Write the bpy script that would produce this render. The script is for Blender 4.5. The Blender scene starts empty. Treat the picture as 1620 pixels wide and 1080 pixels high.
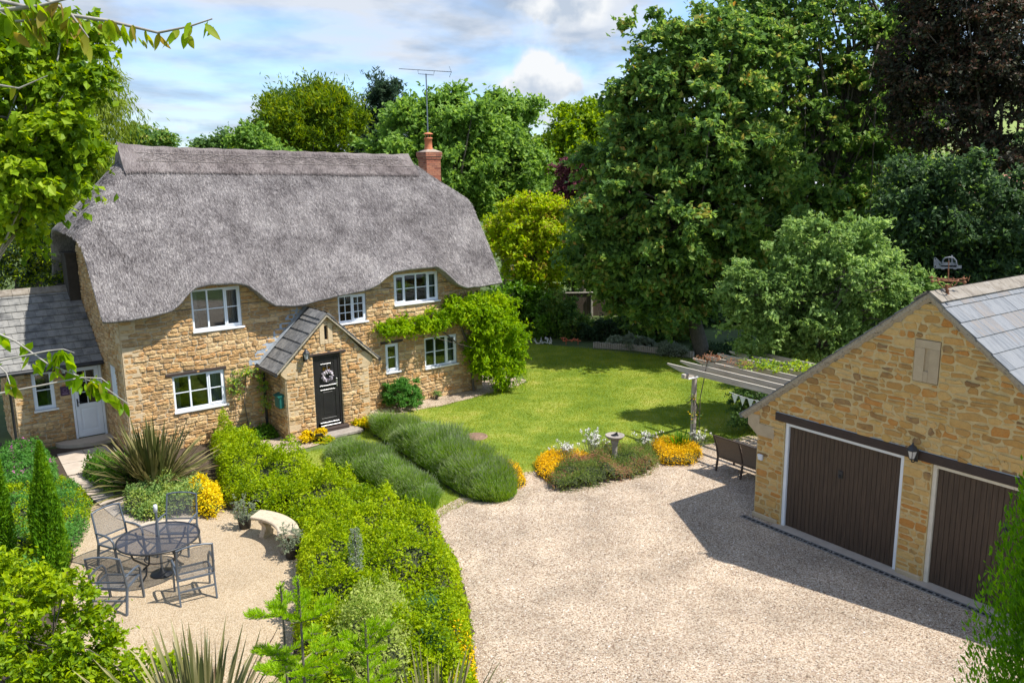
import bpy, math, random
import numpy as np
from mathutils import Matrix, Vector
R=math.radians; pi=math.pi
scene=bpy.context.scene
# ---------------- camera, world, sun, exposure ----------------
CP=R(11.628); CR=R(-0.723); CF=1340.041; CH=7.311
cam=bpy.data.cameras.new('camera'); co=bpy.data.objects.new('camera',cam); scene.collection.objects.link(co); scene.camera=co
A=Vector((1,0,0)); B0=Vector((0,-math.sin(CP),-math.cos(CP))); FW=Vector((0,math.cos(CP),-math.sin(CP)))
rt=math.cos(CR)*A-math.sin(CR)*B0; up=-(math.sin(CR)*A+math.cos(CR)*B0); bk=-FW
co.matrix_world=Matrix(((rt.x,up.x,bk.x,0),(rt.y,up.y,bk.y,0),(rt.z,up.z,bk.z,CH),(0,0,0,1)))
cam.sensor_width=36; cam.sensor_fit='HORIZONTAL'; cam.lens=CF/1620*36; cam.clip_end=5000; cam.clip_start=0.1
SUN_AZ=105.0; SUN_EL=57.0     # azimuth from +Y towards +X
scene.view_settings.view_transform='Standard'; scene.view_settings.look='None'; scene.view_settings.exposure=0.74; scene.view_settings.gamma=1
scene.render.resolution_x=1024; scene.render.resolution_y=682
w=bpy.data.worlds.new("World"); scene.world=w; w.use_nodes=True
def ramp(N,els,interp='LINEAR'):
    r=N.new('ShaderNodeValToRGB'); cr=r.color_ramp; cr.interpolation=interp
    while len(cr.elements)<len(els): cr.elements.new(0.5)
    for e,(p,c) in zip(cr.elements,els): e.position=p; e.color=(*c,1)
    return r
def build_world():
    nt=w.node_tree; N=nt.nodes; L=nt.links; N.clear()
    out=N.new('ShaderNodeOutputWorld'); bg=N.new('ShaderNodeBackground'); bg.inputs[1].default_value=0.15
    sky=N.new('ShaderNodeTexSky'); sky.sky_type='NISHITA'; sky.sun_disc=False; sky.sun_elevation=R(SUN_EL); sky.sun_rotation=R(SUN_AZ)
    sky.air_density=1.0; sky.dust_density=0.6; sky.ozone_density=1.6
    tc=N.new('ShaderNodeTexCoord'); sp=N.new('ShaderNodeSeparateXYZ'); L.new(tc.outputs['Generated'],sp.inputs[0])
    def M(op,a,b=None,clamp=False):
        m=N.new('ShaderNodeMath'); m.operation=op; m.use_clamp=clamp
        for i,x in enumerate((a,b)):
            if x is None: continue
            if isinstance(x,(int,float)): m.inputs[i].default_value=x
            else: L.new(x,m.inputs[i])
        return m.outputs[0]
    z=M('ADD',M('MAXIMUM',sp.outputs[2],0.0),0.12)
    cx=M('DIVIDE',sp.outputs[0],z); cy=M('DIVIDE',sp.outputs[1],z)
    cb=N.new('ShaderNodeCombineXYZ'); L.new(cx,cb.inputs[0]); L.new(cy,cb.inputs[1])
    n1=N.new('ShaderNodeTexNoise'); n1.inputs['Scale'].default_value=0.75; n1.inputs['Detail'].default_value=7; n1.inputs['Roughness'].default_value=0.55; n1.inputs['Distortion'].default_value=0.3
    mp=N.new('ShaderNodeMapping'); mp.inputs['Location'].default_value=(4.3,1.7,0.5); mp.inputs['Scale'].default_value=(1.0,0.8,1)
    L.new(cb.outputs[0],mp.inputs[0]); L.new(mp.outputs[0],n1.inputs['Vector'])
    r1=N.new('ShaderNodeValToRGB'); r1.color_ramp.elements[0].position=0.35; r1.color_ramp.elements[1].position=0.57
    L.new(n1.outputs[0],r1.inputs[0])
    # cumulus: puffy noise in direction space near the horizon
    n2=N.new('ShaderNodeTexNoise'); n2.inputs['Scale'].default_value=14; n2.inputs['Detail'].default_value=8; n2.inputs['Roughness'].default_value=0.5
    L.new(tc.outputs['Generated'],n2.inputs['Vector'])
    def blob(dx,dz,rx,rz):
        a=M('DIVIDE',M('SUBTRACT',M('DIVIDE',sp.outputs[0],M('MAXIMUM',sp.outputs[1],0.05)),dx),rx); b=M('DIVIDE',M('SUBTRACT',M('DIVIDE',sp.outputs[2],M('MAXIMUM',sp.outputs[1],0.05)),dz),rz)
        return M('SUBTRACT',1.0,M('SQRT',M('ADD',M('MULTIPLY',a,a),M('MULTIPLY',b,b))))
    bl=M('MAXIMUM',blob(0.03,0.095,0.08,0.065),M('MAXIMUM',blob(-0.30,0.05,0.25,0.02),blob(0.085,0.17,0.10,0.03)))
    c2=M('MULTIPLY',M('SUBTRACT',M('ADD',M('MULTIPLY',M('MAXIMUM',bl,-0.6),0.60),M('MULTIPLY',n2.outputs[0],1.7)),1.0),3.6,True)
    cov=M('MAXIMUM',r1.outputs[0],c2)
    # cloud tone: bright tops, grey bases
    n3=N.new('ShaderNodeTexNoise'); n3.inputs['Scale'].default_value=2.3; n3.inputs['Detail'].default_value=9; L.new(mp.outputs[0],n3.inputs['Vector'])
    r3=N.new('ShaderNodeValToRGB'); r3.color_ramp.elements[0].position=0.40; r3.color_ramp.elements[1].position=0.58
    r3.color_ramp.elements[0].color=(1.75,2.15,2.75,1); r3.color_ramp.elements[1].color=(3.0,3.25,3.65,1)
    L.new(n3.outputs[0],r3.inputs[0])
    n4=N.new('ShaderNodeTexNoise'); n4.inputs['Scale'].default_value=22; n4.inputs['Detail'].default_value=6; L.new(tc.outputs['Generated'],n4.inputs['Vector'])
    r4=ramp(N,[(.36,(2.2,2.55,3.05)),(.54,(3.75,3.85,3.95))]); L.new(n4.outputs[0],r4.inputs[0])
    cc=N.new('ShaderNodeMixRGB'); L.new(c2,cc.inputs[0]); L.new(r3.outputs[0],cc.inputs[1]); L.new(r4.outputs[0],cc.inputs[2])
    tn=N.new('ShaderNodeMixRGB'); tn.blend_type='MULTIPLY'; tn.inputs[0].default_value=1; tn.inputs[2].default_value=(.66,.84,1.08,1); L.new(sky.outputs[0],tn.inputs[1]); mx=N.new('ShaderNodeMixRGB'); L.new(cov,mx.inputs[0]); L.new(tn.outputs[0],mx.inputs[1]); L.new(cc.outputs[0],mx.inputs[2])
    L.new(mx.outputs[0],bg.inputs[0]); L.new(bg.outputs[0],out.inputs[0])
build_world()
sl=bpy.data.lights.new('sun','SUN'); sl.energy=4.5; sl.angle=R(0.53); sl.color=(1.0,0.95,0.87)
so=bpy.data.objects.new('sun',sl); scene.collection.objects.link(so)
sd=Vector((math.sin(R(SUN_AZ))*math.cos(R(SUN_EL)),math.cos(R(SUN_AZ))*math.cos(R(SUN_EL)),math.sin(R(SUN_EL))))
so.rotation_euler=sd.to_track_quat('Z','Y').to_euler()
# ---------------- helpers ----------------
def ray(u,v):
    x=u-810;y=v-540
    a=x*math.cos(CR)+y*math.sin(CR);b=-x*math.sin(CR)+y*math.cos(CR)
    return (a,CF*math.cos(CP)-b*math.sin(CP),-CF*math.sin(CP)-b*math.cos(CP))
def G(u,v,z=0.0):
    d=ray(u,v);t=(z-CH)/d[2];return (d[0]*t,d[1]*t,z)
def at(u,v,Y):
    d=ray(u,v);t=Y/d[1];return (d[0]*t,Y,CH+d[2]*t)
def link(o,parent=None):
    scene.collection.objects.link(o)
    if parent is not None: o.parent=parent
    return o
def tag(o,label=None,cat=None,group=None,kind=None):
    if label: o['label']=label
    if cat: o['category']=cat
    if group: o['group']=group
    if kind: o['kind']=kind
    return o
def empty(name,loc,rz=0,label=None,cat=None,group=None):
    o=bpy.data.objects.new(name,None); o.location=loc; o.rotation_euler=(0,0,rz); o.empty_display_size=.2; link(o); return tag(o,label,cat,group)
def copy_tree(o,parent=None):
    c=o.copy(); link(c); c.parent=parent
    for ch in list(o.children): copy_tree(ch,c)
    return c
def mesh_arrays(name,V,F,mats,parent=None,midx=None,smooth=False,loc=None):
    """F is an (M,k) array of equal-size faces"""
    me=bpy.data.meshes.new(name); V=np.asarray(V,np.float32); F=np.asarray(F,np.int32)
    me.vertices.add(len(V)); me.vertices.foreach_set('co',V.ravel())
    k=F.shape[1]; me.loops.add(F.size); me.loops.foreach_set('vertex_index',F.ravel())
    me.polygons.add(len(F)); me.polygons.foreach_set('loop_start',np.arange(0,F.size,k,dtype=np.int32)); me.polygons.foreach_set('loop_total',np.full(len(F),k,np.int32))
    for m in mats: me.materials.append(m)
    if midx is not None: me.polygons.foreach_set('material_index',np.asarray(midx,np.int32))
    me.polygons.foreach_set('use_smooth',np.full(len(F),bool(smooth)))
    me.update(calc_edges=True)
    o=bpy.data.objects.new(name,me); link(o,parent)
    if loc is not None: o.location=loc
    return o
class MB:
    def __init__(s): s.v=[];s.f=[];s.m=[];s.sm=[]
    def add(s,vs,fs,m=0,smooth=False):
        b=len(s.v); s.v+= [tuple(p) for p in vs]
        for f in fs: s.f.append([b+i for i in f]); s.m.append(m); s.sm.append(smooth)
    def box(s,x0,x1,y0,y1,z0,z1,m=0):
        s.add([(x0,y0,z0),(x1,y0,z0),(x1,y1,z0),(x0,y1,z0),(x0,y0,z1),(x1,y0,z1),(x1,y1,z1),(x0,y1,z1)],
              [(0,3,2,1),(4,5,6,7),(0,1,5,4),(1,2,6,5),(2,3,7,6),(3,0,4,7)],m)
    def bbox(s,x0,x1,y0,y1,z0,z1,b=.01,m=0):
        """box with chamfered edges"""
        b=min(b,(x1-x0)*.45,(y1-y0)*.45,(z1-z0)*.45); vs=[];idx={}
        for i,x in enumerate((x0,x1)):
            for j,y in enumerate((y0,y1)):
                for k,z in enumerate((z0,z1)):
                    sx=(b,-b)[i];sy=(b,-b)[j];sz=(b,-b)[k]
                    for a,p in enumerate(((x,y+sy,z+sz),(x+sx,y,z+sz),(x+sx,y+sy,z))): idx[i,j,k,a]=len(vs); vs.append(p)
        fs=[]
        I=idx
        for i in (0,1): fs.append([I[i,0,0,0],I[i,1,0,0],I[i,1,1,0],I[i,0,1,0]][::(-1 if i==0 else 1)])
        for j in (0,1): fs.append([I[0,j,0,1],I[1,j,0,1],I[1,j,1,1],I[0,j,1,1]][::(1 if j==0 else -1)])
        for k in (0,1): fs.append([I[0,0,k,2],I[1,0,k,2],I[1,1,k,2],I[0,1,k,2]][::(-1 if k==0 else 1)])
        for i in (0,1):
            for j in (0,1): fs.append([I[i,j,0,0],I[i,j,1,0],I[i,j,1,1],I[i,j,0,1]])
        for i in (0,1):
            for k in (0,1): fs.append([I[i,0,k,0],I[i,1,k,0],I[i,1,k,2],I[i,0,k,2]])
        for j in (0,1):
            for k in (0,1): fs.append([I[0,j,k,1],I[1,j,k,1],I[1,j,k,2],I[0,j,k,2]])
        for i in (0,1):
            for j in (0,1):
                for k in (0,1): fs.append([I[i,j,k,0],I[i,j,k,1],I[i,j,k,2]])
        s.add(vs,fs,m)
    def tube(s,path,rad,n=6,m=0,smooth=True,cap=True):
        path=[Vector(p) for p in path]; k=len(path)
        if not hasattr(rad,'__len__'): rad=[rad]*k
        vs=[];prev=None
        for i,p in enumerate(path):
            t=(path[min(i+1,k-1)]-path[max(i-1,0)]).normalized()
            if prev is None:
                a=t.orthogonal().normalized()
            else:
                a=(prev-t*prev.dot(t))
                a=a.normalized() if a.length>1e-6 else t.orthogonal().normalized()
            prev=a; b=t.cross(a)
            for j in range(n):
                q=2*pi*j/n; vs.append(p+(a*math.cos(q)+b*math.sin(q))*rad[i])
        fs=[(i*n+j,i*n+(j+1)%n,(i+1)*n+(j+1)%n,(i+1)*n+j) for i in range(k-1) for j in range(n)]
        s.add(vs,fs,m,smooth)
        if cap: s.add(vs[:n],[tuple(range(n))[::-1]],m); s.add(vs[-n:],[tuple(range(n))],m)
    def bar(s,p,q,w,h,m=0,upv=(0,0,1)):
        """rectangular bar from p to q, w across, h along upv"""
        p=Vector(p);q=Vector(q);t=(q-p).normalized();a=t.cross(Vector(upv))
        a=a.normalized() if a.length>1e-5 else t.orthogonal().normalized()
        b=a.cross(t).normalized(); vs=[]
        for c in (p,q):
            for (i,j) in ((-1,-1),(1,-1),(1,1),(-1,1)): vs.append(c+a*i*w/2+b*j*h/2)
        s.add(vs,[(0,1,2,3),(7,6,5,4),(0,4,5,1),(1,5,6,2),(2,6,7,3),(3,7,4,0)],m)
    def lathe(s,prof,n=16,c=(0,0,0),m=0,smooth=True):
        vs=[(c[0]+r*math.cos(2*pi*j/n),c[1]+r*math.sin(2*pi*j/n),c[2]+z) for (r,z) in prof for j in range(n)]
        fs=[(i*n+j,i*n+(j+1)%n,(i+1)*n+(j+1)%n,(i+1)*n+j) for i in range(len(prof)-1) for j in range(n)]
        s.add(vs,fs,m,smooth)
    def ellip(s,c,r,n=10,m=0,jit=0,rng=None):
        prof=[]; vs=[];
        for i in range(n//2+1):
            th=pi*i/(n//2)
            for j in range(n):
                k=1+(rng.uniform(-jit,jit) if rng else 0)
                vs.append((c[0]+r[0]*k*math.sin(th)*math.cos(2*pi*j/n),c[1]+r[1]*k*math.sin(th)*math.sin(2*pi*j/n),c[2]+r[2]*k*math.cos(th)))
        fs=[(i*n+j,(i+1)*n+j,(i+1)*n+(j+1)%n,i*n+(j+1)%n) for i in range(n//2) for j in range(n)]
        s.add(vs,fs,m,True)
    def build(s,name,mats,parent=None,loc=None):
        if not isinstance(mats,(list,tuple)): mats=[mats]
        me=bpy.data.meshes.new(name); me.from_pydata(s.v,[],s.f)
        for m in mats: me.materials.append(m)
        me.polygons.foreach_set('material_index',s.m); me.polygons.foreach_set('use_smooth',s.sm); me.update()
        o=bpy.data.objects.new(name,me); link(o,parent)
        if loc is not None: o.location=loc
        return o
# ---------------- materials ----------------
def newmat(name):
    m=bpy.data.materials.new(name); m.use_nodes=True; nt=m.node_tree; nt.nodes.clear()
    o=nt.nodes.new('ShaderNodeOutputMaterial'); return m,nt.nodes,nt.links,o
def mat(name,cols,rough=.7,nscale=4,bump=.0,bscale=30,island=0.0,metal=0,vscale=None,detail=5,coat=0,spec=.5,bd=.02):
    """cols: list of colours spread over a noise ramp (optionally mixed with a random value per island)"""
    m,N,L,o=newmat(name); p=N.new('ShaderNodeBsdfPrincipled'); L.new(p.outputs[0],o.inputs[0])
    p.inputs['Roughness'].default_value=rough; p.inputs['Metallic'].default_value=metal; p.inputs['Specular IOR Level'].default_value=spec
    if coat: p.inputs['Coat Weight'].default_value=coat
    tc=N.new('ShaderNodeTexCoord'); mp=N.new('ShaderNodeMapping'); L.new(tc.outputs['Object'],mp.inputs[0])
    if vscale: mp.inputs['Scale'].default_value=vscale
    n=N.new('ShaderNodeTexNoise'); n.inputs['Scale'].default_value=nscale; n.inputs['Detail'].default_value=detail; n.inputs['Roughness'].default_value=.65
    L.new(mp.outputs[0],n.inputs['Vector']); fac=n.outputs[0]
    mr=N.new('ShaderNodeMapRange'); mr.inputs[1].default_value=.3; mr.inputs[2].default_value=.7; L.new(fac,mr.inputs[0]); fac=mr.outputs[0]
    if island>0:
        g=N.new('ShaderNodeNewGeometry'); mx=N.new('ShaderNodeMixRGB'); mx.inputs[0].default_value=island; L.new(fac,mx.inputs[1]); L.new(g.outputs['Random Per Island'],mx.inputs[2]); fac=mx.outputs[0]
    if len(cols)==1: cols=[cols[0],tuple(c*1.12 for c in cols[0])]
    r=ramp(N,[(i/(len(cols)-1),c) for i,c in enumerate(cols)]); L.new(fac,r.inputs[0]); L.new(r.outputs[0],p.inputs['Base Color'])
    if bump:
        b=N.new('ShaderNodeBump'); b.inputs['Strength'].default_value=bump; b.inputs['Distance'].default_value=bd
        n2=N.new('ShaderNodeTexNoise'); n2.inputs['Scale'].default_value=bscale; n2.inputs['Detail'].default_value=6; L.new(mp.outputs[0],n2.inputs['Vector']); L.new(n2.outputs[0],b.inputs['Height']); L.new(b.outputs[0],p.inputs['Normal'])
    return m
def leafmat(name,cols,trans=.45,rough=.5,spec=.2,stem=0):
    cols=[(max(0,l+(c[0]-l)*1.12),max(0,l+(c[1]-l)*1.12),max(0,l+(c[2]-l)*1.15)) for c in cols for l in [sum(c)/3]]
    m,N,L,o=newmat(name); p=N.new('ShaderNodeBsdfPrincipled'); p.inputs['Roughness'].default_value=rough; p.inputs['Specular IOR Level'].default_value=spec
    g=N.new('ShaderNodeNewGeometry'); tc=N.new('ShaderNodeTexCoord'); n=N.new('ShaderNodeTexNoise'); n.inputs['Scale'].default_value=1.1; n.inputs['Detail'].default_value=2; L.new(tc.outputs['Object'],n.inputs['Vector'])
    mr=N.new('ShaderNodeMapRange'); mr.inputs[1].default_value=.32; mr.inputs[2].default_value=.68; L.new(n.outputs[0],mr.inputs[0])
    mx=N.new('ShaderNodeMixRGB'); mx.inputs[0].default_value=.6; L.new(mr.outputs[0],mx.inputs[1]); L.new(g.outputs['Random Per Island'],mx.inputs[2])
    r=ramp(N,[(.05+.9*i/(len(cols)-1),c) for i,c in enumerate(cols)]); L.new(mx.outputs[0],r.inputs[0]); L.new(r.outputs[0],p.inputs['Base Color'])
    t=N.new('ShaderNodeBsdfTranslucent'); hs=N.new('ShaderNodeHueSaturation'); hs.inputs['Hue'].default_value=.485; hs.inputs['Saturation'].default_value=1.1; hs.inputs['Value'].default_value=1.5; L.new(r.outputs[0],hs.inputs['Color']); L.new(hs.outputs[0],t.inputs[0])
    ms=N.new('ShaderNodeMixShader'); ms.inputs[0].default_value=trans; L.new(p.outputs[0],ms.inputs[1]); L.new(t.outputs[0],ms.inputs[2]); L.new(ms.outputs[0],o.inputs[0])
    return m
def gravelmat(name,cols,scale=55,patch=(.8,1.0)):
    m,N,L,o=newmat(name); p=N.new('ShaderNodeBsdfPrincipled'); p.inputs['Roughness'].default_value=.85; L.new(p.outputs[0],o.inputs[0])
    tc=N.new('ShaderNodeTexCoord'); v=N.new('ShaderNodeTexVoronoi'); v.inputs['Scale'].default_value=scale; L.new(tc.outputs['Object'],v.inputs['Vector'])
    sp=N.new('ShaderNodeSeparateColor'); L.new(v.outputs['Color'],sp.inputs[0])
    r=ramp(N,[(i/(len(cols)-1),c) for i,c in enumerate(cols)]); L.new(sp.outputs[0],r.inputs[0])
    n=N.new('ShaderNodeTexNoise'); n.inputs['Scale'].default_value=.9; n.inputs['Detail'].default_value=6; n.inputs['Roughness'].default_value=.6; L.new(tc.outputs['Object'],n.inputs['Vector'])
    mr=N.new('ShaderNodeMapRange'); mr.inputs[1].default_value=.35; mr.inputs[2].default_value=.65; mr.inputs[3].default_value=patch[0]; mr.inputs[4].default_value=patch[1]; L.new(n.outputs[0],mr.inputs[0])
    mu=N.new('ShaderNodeMixRGB'); mu.blend_type='MULTIPLY'; mu.inputs[0].default_value=1; L.new(r.outputs[0],mu.inputs[1]); L.new(mr.outputs[0],mu.inputs[2])
    L.new(mu.outputs[0],p.inputs['Base Color'])
    b=N.new('ShaderNodeBump'); b.inputs['Strength'].default_value=1; b.inputs['Distance'].default_value=.018; b.invert=True; L.new(v.outputs['Distance'],b.inputs['Height']); L.new(b.outputs[0],p.inputs['Normal'])
    return m
def thatchmat(name,cols):
    m,N,L,o=newmat(name); p=N.new('ShaderNodeBsdfPrincipled'); p.inputs['Roughness'].default_value=.85; p.inputs['Specular IOR Level'].default_value=.25; L.new(p.outputs[0],o.inputs[0])
    tc=N.new('ShaderNodeTexCoord'); g=N.new('ShaderNodeNewGeometry')
    n=N.new('ShaderNodeTexNoise'); n.inputs['Scale'].default_value=.8; n.inputs['Detail'].default_value=5; n.inputs['Roughness'].default_value=.7; L.new(tc.outputs['Object'],n.inputs['Vector'])
    mp=N.new('ShaderNodeMapping'); mp.inputs['Scale'].default_value=(38,7,7); L.new(tc.outputs['Object'],mp.inputs[0])
    n2=N.new('ShaderNodeTexNoise'); n2.inputs['Scale'].default_value=1; n2.inputs['Detail'].default_value=5; n2.inputs['Roughness'].default_value=.75; L.new(mp.outputs[0],n2.inputs['Vector'])
    a=N.new('ShaderNodeMath'); a.operation='ADD'; L.new(n.outputs[0],a.inputs[0]); L.new(n2.outputs[0],a.inputs[1])
    mr=N.new('ShaderNodeMapRange'); mr.inputs[1].default_value=.80; mr.inputs[2].default_value=1.22; L.new(a.outputs[0],mr.inputs[0])
    mx=N.new('ShaderNodeMixRGB'); mx.inputs[0].default_value=.42; L.new(mr.outputs[0],mx.inputs[1]); L.new(g.outputs['Random Per Island'],mx.inputs[2])
    r=ramp(N,[(i/(len(cols)-1),c) for i,c in enumerate(cols)]); L.new(mx.outputs[0],r.inputs[0]); L.new(r.outputs[0],p.inputs['Base Color'])
    b=N.new('ShaderNodeBump'); b.inputs['Strength'].default_value=1; b.inputs['Distance'].default_value=.04; L.new(n2.outputs[0],b.inputs['Height']); L.new(b.outputs[0],p.inputs['Normal'])
    return m
def glassmat(name):
    m,N,L,o=newmat(name); g=N.new('ShaderNodeBsdfGlossy'); g.inputs['Roughness'].default_value=.03; g.inputs[0].default_value=(.9,.95,1,1)
    t=N.new('ShaderNodeBsdfTransparent'); t.inputs[0].default_value=(.75,.8,.8,1); lw=N.new('ShaderNodeFresnel'); lw.inputs[0].default_value=1.5
    a=N.new('ShaderNodeMath'); a.operation='ADD'; a.inputs[1].default_value=.05; L.new(lw.outputs[0],a.inputs[0])
    ms=N.new('ShaderNodeMixShader'); L.new(a.outputs[0],ms.inputs[0]); L.new(t.outputs[0],ms.inputs[1]); L.new(g.outputs[0],ms.inputs[2]); L.new(ms.outputs[0],o.inputs[0]); return m
def slingmat(name,col,alpha=.55,sc=260):
    m,N,L,o=newmat(name); p=N.new('ShaderNodeBsdfPrincipled'); p.inputs['Base Color'].default_value=(*col,1); p.inputs['Roughness'].default_value=.6
    t=N.new('ShaderNodeBsdfTransparent'); tc=N.new('ShaderNodeTexCoord'); v=N.new('ShaderNodeTexNoise'); v.inputs['Scale'].default_value=sc; v.inputs['Detail'].default_value=0; L.new(tc.outputs['Object'],v.inputs['Vector'])
    mr=N.new('ShaderNodeMapRange'); mr.inputs[1].default_value=.35; mr.inputs[2].default_value=.65; mr.inputs[3].default_value=alpha-.25; mr.inputs[4].default_value=alpha+.25; L.new(v.outputs[0],mr.inputs[0])
    ms=N.new('ShaderNodeMixShader'); L.new(mr.outputs[0],ms.inputs[0]); L.new(t.outputs[0],ms.inputs[1]); L.new(p.outputs[0],ms.inputs[2]); L.new(ms.outputs[0],o.inputs[0]); return m
STONE=mat('ochre_rubble_stone',[(0.177,0.099,0.042),(0.532,0.319,0.132),(0.330,0.204,0.092),(0.584,0.396,0.188),(0.443,0.230,0.080),(0.634,0.453,0.246),(0.494,0.325,0.150),(0.253,0.153,0.079)],rough=.92,nscale=7,bump=1.0,bscale=20,island=.80,bd=.045)
GSTONE=mat('garage_ochre_stone',[(0.161,0.088,0.043),(0.522,0.299,0.086),(0.447,0.248,0.074),(0.597,0.384,0.136),(0.497,0.211,0.042),(0.622,0.422,0.173),(0.559,0.348,0.105),(0.174,0.100,0.062)],rough=.9,nscale=6,bump=.9,bscale=24,island=.92,bd=.03)
MORTAR=mat('lime_mortar',[(0.328,0.253,0.156),(0.547,0.440,0.290)],rough=.95,nscale=6,bump=.8,bscale=60,bd=.012)
GMORTAR=mat('garage_lime_mortar',[(0.483,0.356,0.161),(0.644,0.506,0.270)],rough=.95,nscale=6,bump=.6,bscale=60,bd=.01)
ASHLAR=mat('dressed_stone',[(.42,.30,.16),(.55,.42,.26),(.48,.36,.21)],rough=.9,nscale=5,bump=.5,bscale=30,island=.4)
GASHLAR=mat('garage_dressed_stone',[(.40,.31,.20),(.52,.42,.28)],rough=.9,nscale=5,bump=.4,bscale=30,island=.3)
THATCH=thatchmat('weathered_thatch',[(0.048,0.041,0.041),(0.126,0.111,0.111),(0.234,0.214,0.211),(0.377,0.348,0.338),(0.558,0.516,0.486)])
RIDGE=thatchmat('thatch_ridge_straw',[(0.044,0.035,0.034),(0.133,0.111,0.107),(0.222,0.192,0.184),(0.358,0.324,0.307)])
LIGGER=mat('hazel_ligger',[(.14,.11,.10),(.42,.37,.34)],rough=.8,nscale=20)
WHITE=mat('white_frame_paint',[(.72,.76,.82),(.80,.83,.87)],rough=.4,nscale=3)
SILL=mat('white_sill_paint',[(.72,.72,.72),(.8,.8,.8)],rough=.45,nscale=3)
CREAM=mat('cream_frame_paint',[(.62,.57,.47),(.72,.67,.57)],rough=.6,nscale=8)
GLASS=glassmat('window_glass')
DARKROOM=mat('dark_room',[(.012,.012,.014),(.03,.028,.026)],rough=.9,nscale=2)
CURTAIN=mat('pale_curtain',[(.32,.32,.34),(.5,.5,.5)],rough=.9,nscale=30,vscale=(8,8,.3))
LINTEL=mat('dark_timber',[(.030,.019,.015),(.055,.034,.026)],rough=.7,nscale=9,vscale=(1,1,6),bump=.3,bscale=40)
DOORB=mat('black_door_paint',[(.016,.015,.016),(.024,.022,.023)],rough=.35,nscale=6)
BDOOR=mat('brown_door_paint',[(.032,.019,.013),(.058,.035,.022),(.085,.053,.034)],rough=.55,nscale=5,vscale=(9,1,.5),bump=.15,bscale=30)
TILE=mat('grey_roof_tile',[(.055,.055,.055),(.14,.14,.135),(.24,.235,.22),(.12,.12,.12)],rough=.9,nscale=3.5,bump=.6,bscale=40,island=.3,detail=8)
TILEL=mat('grey_stone_tile',[(.05,.05,.052),(.11,.11,.11),(.19,.185,.18),(.30,.29,.27)],rough=.9,nscale=9,bump=.6,bscale=50,island=.3,detail=8)
SLATE=mat('blue_grey_slate',[(0.073,0.080,0.094),(0.117,0.128,0.142),(0.148,0.159,0.173),(0.196,0.203,0.213),(0.126,0.137,0.151),(0.189,0.167,0.150),(0.161,0.172,0.186),(0.248,0.255,0.258)],rough=.8,nscale=2.2,vscale=(1,7,1),bump=.4,bscale=14,island=.5,detail=9)
RIDGET=mat('mottled_ridge_tile',[(0.112,0.092,0.072),(0.216,0.188,0.152),(0.272,0.248,0.216)],rough=.9,nscale=6,bump=.5,bscale=40)
LEAD=mat('lead_flashing',[(.25,.29,.34),(.42,.46,.5)],rough=.5,nscale=6,bump=.2)
VERGE=mat('mortar_verge',[(.25,.21,.15),(.40,.35,.27),(.10,.09,.07)],rough=.95,nscale=14,bump=.6)
BRICK=mat('red_chimney_brick',[(.16,.055,.035),(.30,.10,.055),(.38,.16,.09),(.22,.09,.06)],rough=.9,nscale=8,island=.8,bump=.5)
BMORT=mat('brick_mortar',[(.25,.19,.15),(.38,.31,.25)],rough=.95,nscale=10)
POT=mat('terracotta',[(.42,.13,.055),(.55,.2,.09)],rough=.8,nscale=6,bump=.2)
IRON=mat('black_iron',[(.015,.016,.018),(.03,.031,.034)],rough=.45,nscale=10,metal=.0)
STEEL=mat('aerial_metal',[(.12,.14,.17),(.25,.28,.32)],rough=.4,nscale=10,metal=.6)
CHROME=mat('bright_handle_metal',[(.45,.45,.45),(.6,.6,.6)],rough=.3,metal=.8)
RUST=mat('rusty_iron',[(0.090,0.038,0.019),(0.225,0.090,0.038),(0.165,0.075,0.045)],rough=.85,nscale=20)
VANE=mat('weathered_blue_grey_metal',[(0.049,0.063,0.091),(0.140,0.154,0.175)],rough=.5,nscale=15)
LAMPG=mat('frosted_lamp_glass',[(.5,.5,.5),(.62,.62,.62)],rough=.2)
WOOD=mat('weathered_silver_timber',[(.26,.23,.19),(.44,.40,.34),(.54,.50,.44)],rough=.9,nscale=3,vscale=(.5,14,14),bump=.3,bscale=20)
POST=mat('weathered_post_timber',[(.20,.17,.14),(.40,.36,.31),(.48,.44,.39)],rough=.9,nscale=3,vscale=(14,14,.6),bump=.4,bscale=14)
GRAVEL=gravelmat('drive_gravel',[(0.096,0.062,0.038),(0.308,0.212,0.138),(0.452,0.344,0.237),(0.575,0.456,0.333),(0.653,0.555,0.433),(0.365,0.250,0.160),(0.769,0.686,0.564)],scale=56,patch=(.72,1.08))
PGRAVEL=gravelmat('golden_patio_gravel',[(0.327,0.224,0.120),(0.516,0.387,0.241),(0.593,0.464,0.310),(0.662,0.550,0.396),(0.413,0.284,0.163)],scale=70,patch=(.86,1.02))
SLAB=mat('pinkish_paving',[(.32,.25,.19),(.43,.36,.29),(.50,.43,.35)],rough=.9,nscale=3,bump=.3,bscale=40,island=.4)
SOIL=mat('bed_soil',[(.035,.024,.016),(.08,.055,.035)],rough=1,nscale=8,bump=.8,bscale=40)
BARK=mat('tree_bark',[(.07,.058,.045),(.16,.14,.11)],rough=.95,nscale=5,vscale=(6,6,1),bump=.8,bscale=12)
BARKL=mat('pale_twig_bark',[(.22,.2,.17),(.4,.38,.34)],rough=.9,nscale=10)
CONC=mat('reconstituted_stone',[(.36,.28,.19),(.52,.43,.31),(.44,.35,.25)],rough=.9,nscale=9,bump=.4,bscale=50)
DIALST=mat('grey_sundial_stone',[(.22,.19,.16),(.36,.32,.28)],rough=.9,nscale=14,bump=.5,bscale=40)
CHAIRM=mat('blue_grey_chair_metal',[(.060,.075,.095),(.095,.115,.14)],rough=.35,nscale=5,spec=.6)
SLING=slingmat('chair_sling_mesh',(.10,.105,.11),.5)
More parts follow.
